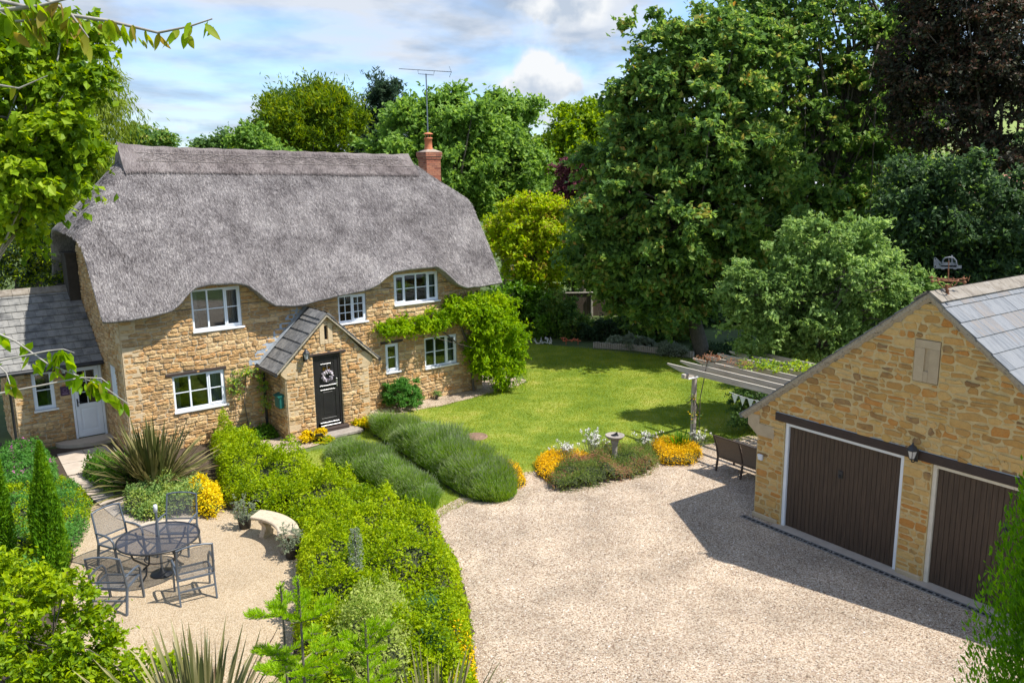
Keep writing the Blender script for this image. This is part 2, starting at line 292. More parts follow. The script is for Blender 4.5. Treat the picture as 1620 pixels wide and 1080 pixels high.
TMESH=slingmat('tabletop_mesh',(.035,.04,.055),.72,200)
WICKER=mat('brown_sling_fabric',[(.10,.075,.055),(.15,.115,.085)],rough=.6,nscale=60,bump=.3,bscale=200)
WICKERF=mat('dark_brown_frame',[(.05,.033,.026),(.08,.055,.042)],rough=.5)
GREENBOX=mat('green_box_paint',[(.01,.10,.085),(.02,.14,.12)],rough=.4)
PURPLE=mat('purple_plaque',[(.05,.02,.06),(.07,.03,.08)],rough=.4)
PLASTIC=mat('grey_white_plastic',[(.6,.63,.66),(.7,.72,.75)],rough=.4)
FENCEW=mat('dark_fence_timber',[(.055,.038,.028),(.11,.08,.06)],rough=.9,nscale=6,vscale=(10,10,1),bump=.3)
BUNT=mat('bunting_cloth',[(.45,.62,.5),(.75,.78,.72)],rough=.9,island=1.0)
PUR=mat('wreath_flowers',[(.35,.30,.42),(.62,.55,.60),(.8,.75,.75),(.3,.25,.3)],rough=.9,island=1.0)
WIREW=mat('white_wire',[(.6,.6,.6),(.75,.75,.75)],rough=.5)
WIREO=mat('orange_wire',[(.6,.12,.05),(.7,.2,.1)],rough=.5)
BLACKPOT=mat('dark_plant_pot',[(.02,.018,.016),(.04,.035,.03)],rough=.6)
RENDERW=mat('far_white_render',[(.55,.57,.6),(.65,.67,.7)],rough=.9)
REDROOF=mat('far_red_roof',[(.28,.12,.08),(.38,.18,.12)],rough=.9)
# greens
def lm(n,*c,**k): return leafmat(n,list(c),**k)
L_HEDGE=lm('bright_hedge_leaf',(.08,.16,.010),(.19,.29,.015),(.31,.41,.02),(.42,.49,.05))
L_LIME=lm('lime_leaf',(.07,.14,.02),(.15,.25,.025),(.25,.36,.04),(.36,.45,.08))
L_OAK=lm('oak_leaf',(0.058,0.116,0.042),(0.099,0.182,0.057),(0.149,0.256,0.070),(0.248,0.363,0.099),(0.396,0.330,0.116))
L_OAK2=lm('deep_oak_leaf',(0.053,0.103,0.042),(0.091,0.165,0.057),(0.140,0.231,0.070),(0.248,0.347,0.091))
L_PALE=lm('pale_shrub_leaf',(0.099,0.165,0.058),(0.165,0.264,0.083),(0.264,0.380,0.132),(0.430,0.562,0.231))
L_SYC=lm('sycamore_leaf',(0.074,0.140,0.042),(0.140,0.248,0.057),(0.215,0.347,0.083),(0.330,0.463,0.140))
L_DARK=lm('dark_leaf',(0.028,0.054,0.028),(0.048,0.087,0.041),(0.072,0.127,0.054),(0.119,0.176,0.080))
L_COP=lm('copper_beech_leaf',(.018,.016,.014),(.034,.034,.024),(.05,.06,.035),(.11,.055,.04),(.06,.09,.04),trans=.25)
L_PURP=lm('purple_plum_leaf',(0.081,0.031,0.038),(0.160,0.063,0.076),(0.274,0.119,0.134))
L_GOLDC=lm('golden_conifer_leaf',(.04,.085,.018),(.09,.16,.022),(.18,.26,.028),(.36,.40,.04))
L_PINE=lm('pine_needle',(0.027,0.054,0.032),(0.047,0.081,0.046),(0.081,0.121,0.061))
L_LAUREL=lm('laurel_leaf',(0.041,0.101,0.019),(0.081,0.176,0.027),(0.135,0.270,0.041),(0.216,0.365,0.068),rough=.35)
L_YEL=lm('yellow_green_leaf',(0.149,0.230,0.023),(0.287,0.402,0.034),(0.437,0.552,0.057),(0.253,0.207,0.081))
L_WIST=lm('wisteria_leaf',(.07,.16,.008),(.17,.31,.012),(.30,.44,.02),(.42,.52,.04))
L_BUSH=lm('round_bush_leaf',(.05,.14,.03),(.09,.23,.05),(.16,.33,.08))
L_LAV=lm('lavender_stalk',(0.098,0.194,0.025),(0.152,0.274,0.038),(0.208,0.341,0.051),(0.275,0.373,0.095),trans=.4)
L_LAVT=lm('lavender_flower_tip',(0.155,0.244,0.076),(0.221,0.299,0.120),(0.276,0.299,0.209),(0.232,0.321,0.109),trans=.3)
L_PHO=lm('phormium_blade',(.03,.045,.015),(.055,.065,.02),(.09,.095,.035),(.14,.13,.055),(.30,.26,.13),(.07,.04,.025),trans=.12,rough=.4)
L_PHO2=lm('striped_phormium_blade',(.045,.06,.025),(.09,.10,.04),(.19,.18,.08),(.36,.32,.18),(.11,.07,.045),trans=.12,rough=.4)
L_SEDUM=lm('golden_sedum_flower',(.50,.30,.01),(.68,.42,.01),(.78,.52,.02),(.45,.36,.03),trans=.2)
L_YELB=lm('yellow_bush_leaf',(.48,.38,.03),(.68,.52,.05),(.75,.58,.06),(.3,.32,.04),trans=.25)
L_HEATH=lm('low_shrub_leaf',(.07,.12,.03),(.13,.19,.045),(.19,.25,.07),(.30,.16,.09))
L_HEATHR=lm('reddish_stem',(.28,.13,.08),(.4,.22,.14),(.35,.28,.16))
L_WHITEF=lm('white_petal',(.6,.6,.56),(.78,.78,.74),trans=.2)
L_CYP=lm('cypress_leaf',(.05,.13,.012),(.09,.21,.02),(.16,.31,.03),(.24,.38,.045))
L_THUJA=lm('thuja_leaf',(0.050,0.138,0.013),(0.094,0.237,0.020),(0.150,0.338,0.028),(0.237,0.450,0.044))
L_FIR=lm('fir_needle',(.13,.25,.02),(.24,.40,.03),(.35,.50,.06),trans=.4)
L_BLUE=lm('blue_green_leaf',(.04,.11,.05),(.08,.18,.08),(.14,.27,.12))
L_VARI=lm('variegated_leaf',(.12,.2,.03),(.27,.35,.08),(.45,.5,.18),(.2,.3,.05))
L_STRAP=lm('strap_leaf',(.05,.14,.02),(.10,.24,.035),(.18,.34,.06))
L_GREY=lm('grey_green_leaf',(.16,.20,.13),(.27,.31,.22),(.36,.40,.31))
L_CHERRY=lm('cherry_leaf',(.10,.20,.015),(.17,.30,.025),(.26,.38,.04),(.30,.22,.07),trans=.55)
L_WILL=lm('willow_leaf',(.13,.19,.03),(.22,.29,.05),(.33,.39,.09))
L_GRASS=lm('grass_blade',(0.123,0.185,0.012),(0.190,0.258,0.018),(0.280,0.319,0.030),(0.381,0.371,0.070),trans=.3)
L_OLEAF=lm('autumn_tip_leaf',(.35,.30,.06),(.45,.25,.10))
# ---------------- vegetation ----------------
def unit(a): return a/np.maximum(np.linalg.norm(a,axis=-1,keepdims=True),1e-9)
def leaves_geo(P,rng,size,out=None,droop=.3,aspect=.55,upb=.6,sv=.35,outb=.5):
    n=len(P); ax=rng.normal(size=(n,3)); 
    if out is not None: ax+=out*outb*2
    ax[:,2]-=droop; ax=unit(ax)
    nn=rng.normal(size=(n,3))*.8; nn[:,2]+=upb*1.6
    if out is not None: nn+=out*.6
    nn=nn-ax*(nn*ax).sum(1,keepdims=True); nn=unit(nn); sd_=np.cross(ax,nn)
    L=size*(1+sv*rng.uniform(-1,1,n))[:,None]; W=L*aspect*.5
    fold=nn*W*.35
    V=np.stack([P-ax*L*.5,P-ax*L*.05+sd_*W+fold,P+ax*L*.5,P-ax*L*.05-sd_*W+fold],1).reshape(-1,3)
    F=np.arange(4*n).reshape(n,4); return V,F
def crown_pts(ells,n,rng,clump=.45,shell=.55,cpa=None,flat=.7,spray=True):
    """leaf points set along short twigs that fan out from limbs ends spread through a set of ellipsoids (c, r)"""
    vol=np.array([(r[0]*r[2])+.3*r[1]*r[2] for c,r in ells]); share=vol/vol.sum(); P=[];O=[];C=[]
    for (c,r),sh in zip(ells,share):
        c=np.array(c);r=np.array(r); m=int(n*sh)
        k=max(5,int(4*pi*((r[0]*r[1]*r[2])**(2/3))/(clump**2*1.9)))
        d=unit(rng.normal(size=(k,3))); rad=rng.uniform(shell,1.0,k)**.7*rng.uniform(.80,1.16,k)*np.where(rng.random(k)<.14,rng.uniform(1.1,1.32,k),1); cc=c+d*r*rad[:,None]; cc=cc[cc[:,2]>.15] if (cc[:,2]>.15).any() else cc
        k=len(cc); d=unit((cc-c)/r); nt=max(4,int(m/k/7)); T=k*nt; ci=np.repeat(np.arange(k),nt)
        od=d[ci]*[1,1,.55]; td=unit(od*.8+rng.normal(size=(T,3))*[.75,.75,.42*flat/.7]); sz=clump*rng.uniform(.6,1.35,k)[ci]
        st=cc[ci]-d[ci]*(sz*.35)[:,None]+rng.normal(size=(T,3))*(sz*.22)[:,None]*[1,1,flat*.8]
        ti=rng.integers(0,T,m); t=rng.uniform(0,1,m)**.8; ln=(sz*rng.uniform(.5,1.45,T))[ti]
        p=st[ti]+td[ti]*(ln*t)[:,None]; p[:,2]-=(t**2)*ln*.18; p+=rng.normal(size=(m,3))*clump*.075
        P.append(p); O.append(unit(td[ti]+np.array([0,0,.15]))); C.append(cc)
    return np.concatenate(P),np.concatenate(O),np.concatenate(C)
def trunk_mesh(base,ells,C,rng,parent,r0=.2,nl=30,mat_=None,multi=1):
    mb=MB(); cx=np.array([c for c,r in ells]); top=np.mean(cx,0)
    for q in range(multi):
        off=np.array([rng.uniform(-.3,.3),rng.uniform(-.3,.3),0])*(q>0); tp=np.array(cx[rng.integers(len(cx))] if multi>1 else top,float)
        b=np.array(base,float)+off; path=[b]; 
        for t in (.25,.5,.75,1.0):
            path.append(b+(tp-b)*t*[1,1,1]+np.array([rng.uniform(-.12,.12),rng.uniform(-.12,.12),0])*(1-t)*2)
        mb.tube(path,[r0*1.25,r0,r0*.8,r0*.6,r0*.35],9)
    tr=np.array(path)
    sel=rng.choice(len(C),min(nl,len(C)),replace=False)
    for i in sel:
        c=C[i]; s=tr[min(4,max(1,int(rng.uniform(1.3,4.4))))]; mid=s+(c-s)*.5+np.array([rng.uniform(-.2,.2),rng.uniform(-.2,.2),.25]); mb.tube([s,mid,c],[r0*.32,r0*.17,.012],5)
    return mb.build('trunk',mat_ or BARK,parent)
TREES={}
def tree(name,label,cat,ells_px,Y,leafm,n,size,base=None,clump=.45,seed=1,group=None,r0=.2,nl=30,dz=1.0,shell=.55,trunk=True,droop=.3,aspect=.55,tip=None,flat=.7,multi=1,depthk=1.0,upb=.6,limb=None):
    rng=np.random.default_rng(seed); ells=[]
    for e in ells_px:
        yy=Y+(e[4] if len(e)>4 else 0); c=at(e[0],e[1],yy); s=yy/CF; ells.append((c,(e[2]*s,(e[2]+e[3])*.5*s*depthk,e[3]*s)))
    if base is None: c=np.mean([np.array(c) for c,r in ells],0); base=(c[0],c[1],0)
    o=empty(name,base,0,label,cat,group); off=np.array(base)
    P,O,C=crown_pts(ells,n,rng,clump,shell,flat=flat)
    V,F=leaves_geo(P-off,rng,size,O,droop,aspect,upb); mats=[leafm]; mi=None
    if tip is not None:
        mats.append(tip[0]); mi=(rng.random(len(F))<tip[1]).astype(int)
    mesh_arrays('crown',V,F,mats,o,midx=mi)
    if trunk:
        ee=[(np.array(c)-off,r) for c,r in ells]; trunk_mesh((0,0,-.05),ee,C-off,rng,o,r0,nl,limb,multi=multi)
    return o
def in_poly(P,poly):
    x,y=P[:,0],P[:,1]; ins=np.zeros(len(P),bool); n=len(poly); j=n-1
    for i in range(n):
        xi,yi=poly[i][:2];xj,yj=poly[j][:2]
        c=((yi>y)!=(yj>y))&(x<(xj-xi)*(y-yi)/((yj-yi)+1e-12)+xi); ins^=c; j=i
    return ins
def edge_dist(P,poly):
    d=np.full(len(P),1e9); n=len(poly)
    for i in range(n):
        a=np.array(poly[i][:2]);b=np.array(poly[(i+1)%n][:2]);ab=b-a
        t=np.clip(((P-a)@ab)/max(ab@ab,1e-9),0,1); d=np.minimum(d,np.linalg.norm(P-(a+t[:,None]*ab),axis=1))
    return d
def vnoise(P,sc,seed):
    """smooth 2-D value noise"""
    rng=np.random.default_rng(seed); T=rng.random((64,64)); q=P*sc; i=np.floor(q).astype(int); f=q-i; f=f*f*(3-2*f)
    a=T[i[:,0]%64,i[:,1]%64];b=T[(i[:,0]+1)%64,i[:,1]%64];c=T[i[:,0]%64,(i[:,1]+1)%64];d=T[(i[:,0]+1)%64,(i[:,1]+1)%64]
    return (a*(1-f[:,0])+b*f[:,0])*(1-f[:,1])+(c*(1-f[:,0])+d*f[:,0])*f[:,1]
def poly_sample(poly,n,rng):
    a=np.array([p[:2] for p in poly]); lo=a.min(0);hi=a.max(0); out=[]
    while sum(map(len,out))<n:
        P=rng.uniform(lo,hi,(n,2)); out.append(P[in_poly(P,poly)])
    return np.concatenate(out)[:n]
def mound_h(P,poly,h,w_,seed,rough=.35,sc=1.8):
    d=edge_dist(P,poly); k=np.clip(d/w_,0,1); base=h*np.sqrt(np.clip(1-(1-k)**2,0,1))
    return base*(1-rough+rough*1.6*vnoise(P,sc,seed)*vnoise(P,sc*2.3,seed+1)*1.6)
def mound(name,label,cat,poly,h,leafm,n,size,seed=1,w_=.5,group=None,rough=.35,sc=1.8,droop=.1,aspect=.55,extra=None,depth=.25,core=L_DARK,kind=None,upb=.6):
    """low planting over a ground outline: a lumpy leaf-covered mass with a dark woody core"""
    rng=np.random.default_rng(seed); c=np.mean(np.array([p[:2] for p in poly]),0); poly=[(p[0]-c[0],p[1]-c[1]) for p in poly]
    o=empty(name,(c[0],c[1],0),0,label,cat,group)
    if kind: o['kind']=kind
    P=poly_sample(poly,n,rng)
    z=mound_h(P,poly,h,w_,seed,rough,sc); u=rng.random(n)**2.5; zz=z*(1-u*depth*1.6)+rng.normal(0,.035,n)+(rng.random(n)<.06)*rng.uniform(0,.13,n)*h
    eps=.05; gx=mound_h(P+[eps,0],poly,h,w_,seed,rough,sc)-z; gy=mound_h(P+[0,eps],poly,h,w_,seed,rough,sc)-z
    O=unit(np.stack([-gx/eps,-gy/eps,np.ones(n)],1)); P3=np.stack([P[:,0],P[:,1],np.maximum(zz,.02)],1)+O*rng.normal(0,.03,(n,1))
    V,F=leaves_geo(P3,rng,size,O,droop,aspect,upb); mats=[leafm];mi=None
    if extra is not None:
        mats.append(extra[0]); e=vnoise(P,extra[2] if len(extra)>2 else 2.5,seed+9)+rng.normal(0,.12,n); mi=(e>np.quantile(e,1-extra[1])).astype(int)
    mesh_arrays('foliage',V,F,mats,o,midx=mi)
    # core
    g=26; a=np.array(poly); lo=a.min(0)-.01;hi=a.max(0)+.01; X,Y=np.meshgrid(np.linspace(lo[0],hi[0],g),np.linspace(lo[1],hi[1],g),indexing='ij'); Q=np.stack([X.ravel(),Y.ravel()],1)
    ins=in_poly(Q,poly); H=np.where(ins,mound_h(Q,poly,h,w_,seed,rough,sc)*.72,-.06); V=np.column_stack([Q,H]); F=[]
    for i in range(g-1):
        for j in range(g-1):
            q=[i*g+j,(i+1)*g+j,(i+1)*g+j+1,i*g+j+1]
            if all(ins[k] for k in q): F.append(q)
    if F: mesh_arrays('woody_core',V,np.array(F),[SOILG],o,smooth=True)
    return o
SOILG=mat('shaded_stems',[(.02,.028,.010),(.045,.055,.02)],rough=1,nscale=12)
def shrub(name,label,c,r,leafm,n,size,seed=1,cat='shrub',group=None,clump=.16,shell=.6,droop=.2,aspect=.5,extra=None,lobes=1,stemr=.02,upb=.6):
    rng=np.random.default_rng(seed); o=empty(name,(c[0],c[1],0),0,label,cat,group); cz=c[2]; ells=[((0,0,cz),r)]
    for q in range(lobes-1):
        a=rng.uniform(0,2*pi); ells.append(((r[0]*.55*math.cos(a),r[1]*.55*math.sin(a),cz+r[2]*rng.uniform(-.3,.5)),(r[0]*.55,r[1]*.55,r[2]*.55)))
    P,O,C=crown_pts(ells,n,rng,clump,shell); P[:,2]=np.maximum(P[:,2],.03)
    V,F=leaves_geo(P,rng,size,O,droop,aspect,upb); mats=[leafm];mi=None
    if extra: mats.append(extra[0]); mi=(rng.random(len(F))<extra[1]).astype(int)
    mesh_arrays('foliage',V,F,mats,o,midx=mi)
    mb=MB()
    for i in rng.choice(len(C),min(14,len(C)),replace=False): mb.tube([(rng.uniform(-.03,.03),rng.uniform(-.03,.03),-.02),tuple(C[i]*[.5,.5,.6]),tuple(C[i])],[stemr,stemr*.7,stemr*.3],4)
    mb.build('stems',BARK,o); return o
def blades_geo(base,rng,n,length,width,spread=1.0,arch=1.0,seg=5,basew=.08,minel=.15,fold=.3):
    """long arching strap leaves; returns V,F"""
    az=rng.uniform(0,2*pi,n); el=rng.uniform(minel,1.0,n)*pi/2; L=length*rng.uniform(.65,1.1,n); wd=width*rng.uniform(.7,1.2,n)
    dirv=np.stack([np.cos(az)*np.cos(el)*spread,np.sin(az)*np.cos(el)*spread,np.sin(el)],1); dirv=unit(dirv)
    side=unit(np.stack([-np.sin(az),np.cos(az),rng.normal(0,.35,n)],1)); b=np.asarray(base)+np.stack([np.cos(az),np.sin(az),np.zeros(n)],1)*basew*rng.random((n,1))
    V=[];
    for k in range(seg+1):
        t=k/seg; p=b+dirv*(L*t)[:,None]; sag=arch*(t**2.4)*L*(.12+.5*np.cos(el))*rng.uniform(.6,1.2,n)*.5; p[:,2]-=sag
        ww=(wd*(1-.15*t)*(1-t**4)+.002)[:,None]; V.append(p-side*ww/2); V.append(p+side*ww/2)
    V=np.stack(V,1).reshape(-1,3); K=2*(seg+1); F=[]
    i0=(np.arange(n)*K)[:,None]
    for k in range(seg): F.append(i0+np.array([[2*k,2*k+1,2*k+3,2*k+2]]))
    F=np.stack(F,1).reshape(-1,4); return V,F
def sheet(name,poly,z,m,kind='structure',label=None,rnd=.0):
    """flat ground layer with a slightly wavy, subdivided outline"""
    rng=random.Random(sum(map(ord,name))); pts=[]
    n=len(poly)
    for i in range(n):
        a=poly[i];b=poly[(i+1)%n];k=max(1,int(math.dist(a[:2],b[:2])/.25))
        for j in range(k):
            t=j/k; s=rnd if j else rnd*.5; pts.append((a[0]+(b[0]-a[0])*t+rng.uniform(-s,s),a[1]+(b[1]-a[1])*t+rng.uniform(-s,s),z))
    mb=MB(); mb.add(pts,[tuple(range(len(pts)))]); o=mb.build(name,m); tag(o,kind=kind); return o
def smoothpoly(P,it=2):
    for _ in range(it):
        Q=[]
        for i in range(len(P)):
            a=P[i];b=P[(i+1)%len(P)]; Q.append((a[0]*.75+b[0]*.25,a[1]*.75+b[1]*.25)); Q.append((a[0]*.25+b[0]*.75,a[1]*.25+b[1]*.75))
        P=Q
    return P
# ================= SETTING =================
def terrain():
    xs=np.concatenate([-np.geomspace(900,20,34),np.linspace(-18,18,13),np.geomspace(20,900,34)]); ys=np.concatenate([np.linspace(-60,80,20),np.geomspace(90,1300,50)])
    X,Y=np.meshgrid(xs,ys,indexing='ij'); P=np.stack([X.ravel(),Y.ravel()],1)
    k=np.clip((P[:,1]-110)/420,0,1); k=k*k*(3-2*k); side=np.clip((P[:,0]+160)/420,0,1); Z=k*(11+side*30)*(.8+.5*vnoise(P,.004,5)); Z-=.008
    V=np.column_stack([P,Z]); m=len(ys); F=[(i*m+j,(i+1)*m+j,(i+1)*m+j+1,i*m+j+1) for i in range(len(xs)-1) for j in range(m-1)]
    mt=mat('meadow_and_earth',[(.035,.05,.018),(.06,.09,.02),(.10,.14,.03),(.05,.045,.025)],rough=1,nscale=.35,bump=.5,bscale=8,detail=8)
    o=mesh_arrays('ground',V,np.array(F),[mt,mat('hill_fields',[(.13,.19,.04),(.20,.26,.06),(.07,.11,.03),(.26,.29,.09)],rough=1,nscale=.012,detail=3)],smooth=True,midx=[1 if V[f[0]][1]>130 else 0 for f in F]); tag(o,kind='structure')
terrain()
def lawnmat():
    m,N,L,o=newmat('mown_lawn'); p=N.new('ShaderNodeBsdfPrincipled'); p.inputs['Roughness'].default_value=.9; p.inputs['Specular IOR Level'].default_value=.2; L.new(p.outputs[0],o.inputs[0])
    tc=N.new('ShaderNodeTexCoord'); n=N.new('ShaderNodeTexNoise'); n.inputs['Scale'].default_value=.55; n.inputs['Detail'].default_value=9; n.inputs['Roughness'].default_value=.72; L.new(tc.outputs['Object'],n.inputs['Vector'])
    mr=N.new('ShaderNodeMapRange'); mr.inputs[1].default_value=.33; mr.inputs[2].default_value=.67; L.new(n.outputs[0],mr.inputs[0])
    r=ramp(N,[(0,(0.095,0.160,0.017)),(.4,(0.155,0.225,0.026)),(.7,(0.235,0.288,0.042)),(1,(0.36,0.355,0.085))]); L.new(mr.outputs[0],r.inputs[0]); L.new(r.outputs[0],p.inputs['Base Color'])
    b=N.new('ShaderNodeBump'); b.inputs['Strength'].default_value=1; b.inputs['Distance'].default_value=.03; n2=N.new('ShaderNodeTexNoise'); n2.inputs['Scale'].default_value=40; n2.inputs['Detail'].default_value=4; L.new(tc.outputs['Object'],n2.inputs['Vector']); L.new(n2.outputs[0],b.inputs['Height']); L.new(b.outputs[0],p.inputs['Normal'])
    return m
LAWN=lawnmat()
g=lambda *ps:[G(*p)[:2] for p in ps]
LAWNP=g((560,700),(600,655),(700,642),(765,625),(835,605),(800,560),(800,541),(860,545),(935,552),(1040,563),(1120,572),(1190,585))+[(11,27),(9,23.5)]+g((1195,695),(1110,703),(1095,715),(975,738),(850,744),(800,770),(700,815),(690,835),(640,840),(540,790),(430,725))
sheet('lawn',LAWNP,0.004,LAWN,rnd=.04)
DRV=g((682,822),(700,800),(760,772),(825,748),(870,742),(960,735),(1060,722),(1108,706),(1150,695),(1200,688))+[(9,23.5),(16,14),(14,5),(4,1),(-1,3),(-.4,9)]+g((752,1080),(745,960),(722,885))
BED=g((0,700),(60,712),(200,700),(330,700),(400,690),(450,730),(560,785),(700,840),(750,960),(756,1085))+[(-2.6,9),(-9,9),(-13,15)]
sheet('planting_bed',BED,0.006,SOIL,rnd=.03)
sheet('gravel_drive',DRV,0.008,GRAVEL,rnd=.05)
PAT=g((70,1075),(110,905),(125,800),(170,800),(215,822),(330,800),(400,812),(468,850),(475,950),(455,1080))+[(-3,6),(-8,7)]
sheet('gravel_patio',PAT,0.008,PGRAVEL,rnd=.03)
STR=g((330,720),(395,690),(470,685),(560,672),(600,640),(700,612),(780,590),(833,602),(822,610),(765,625),(700,642),(615,657),(560,683),(500,705),(440,720),(400,735))
sheet('gravel_path',STR,0.012,GRAVEL,rnd=.03)
# paved path from the side door down to the patio
mb=MB(); rng=random.Random(3); pc=[G(130,712),G(150,745),G(185,775),G(225,805),G(290,830)]
for i in range(len(pc)-1):
    for s in range(2):
        a=Vector(pc[i]);b=Vector(pc[i+1]);
        for k in range(2):
            p0=a.lerp(b,k/2+.01);p1=a.lerp(b,(k+1)/2-.01);t=(b-a).normalized();nn=Vector((-t.y,t.x,0))*.62
            q=[p0+nn*(s-1)+nn*.02,p1+nn*(s-1)+nn*.02,p1+nn*s,p0+nn*s]
            mb.add([(v.x,v.y,.010) for v in q]+[(v.x,v.y,.022+rng.uniform(0,.004)) for v in q],[(4,5,6,7),(0,1,5,4),(1,2,6,5),(2,3,7,6),(3,0,4,7)])
tag(mb.build('paved_path',SLAB),kind='structure')
# lawn grass blades
def grass():
    rng=np.random.default_rng(8); n=150000; P=poly_sample(LAWNP,n,rng); d=edge_dist(P,LAWNP); 
    ax=np.stack([rng.normal(0,.5,n),rng.normal(0,.5,n),np.ones(n)],1); ax=unit(ax); h=(.028+.03*rng.random(n)+.04*(d<.06))[:,None]; s=unit(np.stack([rng.normal(size=n),rng.normal(size=n),np.zeros(n)],1))*.006
    b=np.column_stack([P,np.full(n,.004)]); V=np.stack([b-s,b+s,b+ax*h],1).reshape(-1,3)
    o=mesh_arrays('grass',V,np.arange(3*n).reshape(n,3),[L_GRASS]); tag(o,'short mown lawn grass in front of the garden shrubs','grass',kind='stuff')
grass()
def pebbles():
    rng=np.random.default_rng(4); n=26000; P=poly_sample(DRV,n,rng); k=(P[:,1]<23)&(P[:,1]>9.5); P=P[k]; n=len(P); s=rng.uniform(.008,.020,n)
    base=np.array([(1,0,0),(-1,0,0),(0,1,0),(0,-1,0),(0,0,1.0)]); a=rng.uniform(0,2*pi,n); sc=np.stack([s*rng.uniform(.7,1.4,n),s,s*rng.uniform(.5,.9,n)],1)
    V=base[None]*sc[:,None]; x=V[:,:,0]*np.cos(a)[:,None]-V[:,:,1]*np.sin(a)[:,None]; y=V[:,:,0]*np.sin(a)[:,None]+V[:,:,1]*np.cos(a)[:,None]
    V=np.stack([x+P[:,0:1],y+P[:,1:2],V[:,:,2]+.008],2).reshape(-1,3); f=np.array([(0,2,4),(2,1,4),(1,3,4),(3,0,4)]); F=(np.arange(n)[:,None,None]*5+f[None]).reshape(-1,3)
    pm=mat('loose_pebble',[(.16,.10,.07),(.34,.25,.18),(.5,.42,.34),(.62,.56,.48),(.3,.2,.14),(.72,.66,.6)],rough=.8,island=1.0)
    o=mesh_arrays('loose_pebbles',V,F,[pm]); tag(o,'loose pale pebbles lying over the gravel drive','gravel',kind='stuff')
pebbles()
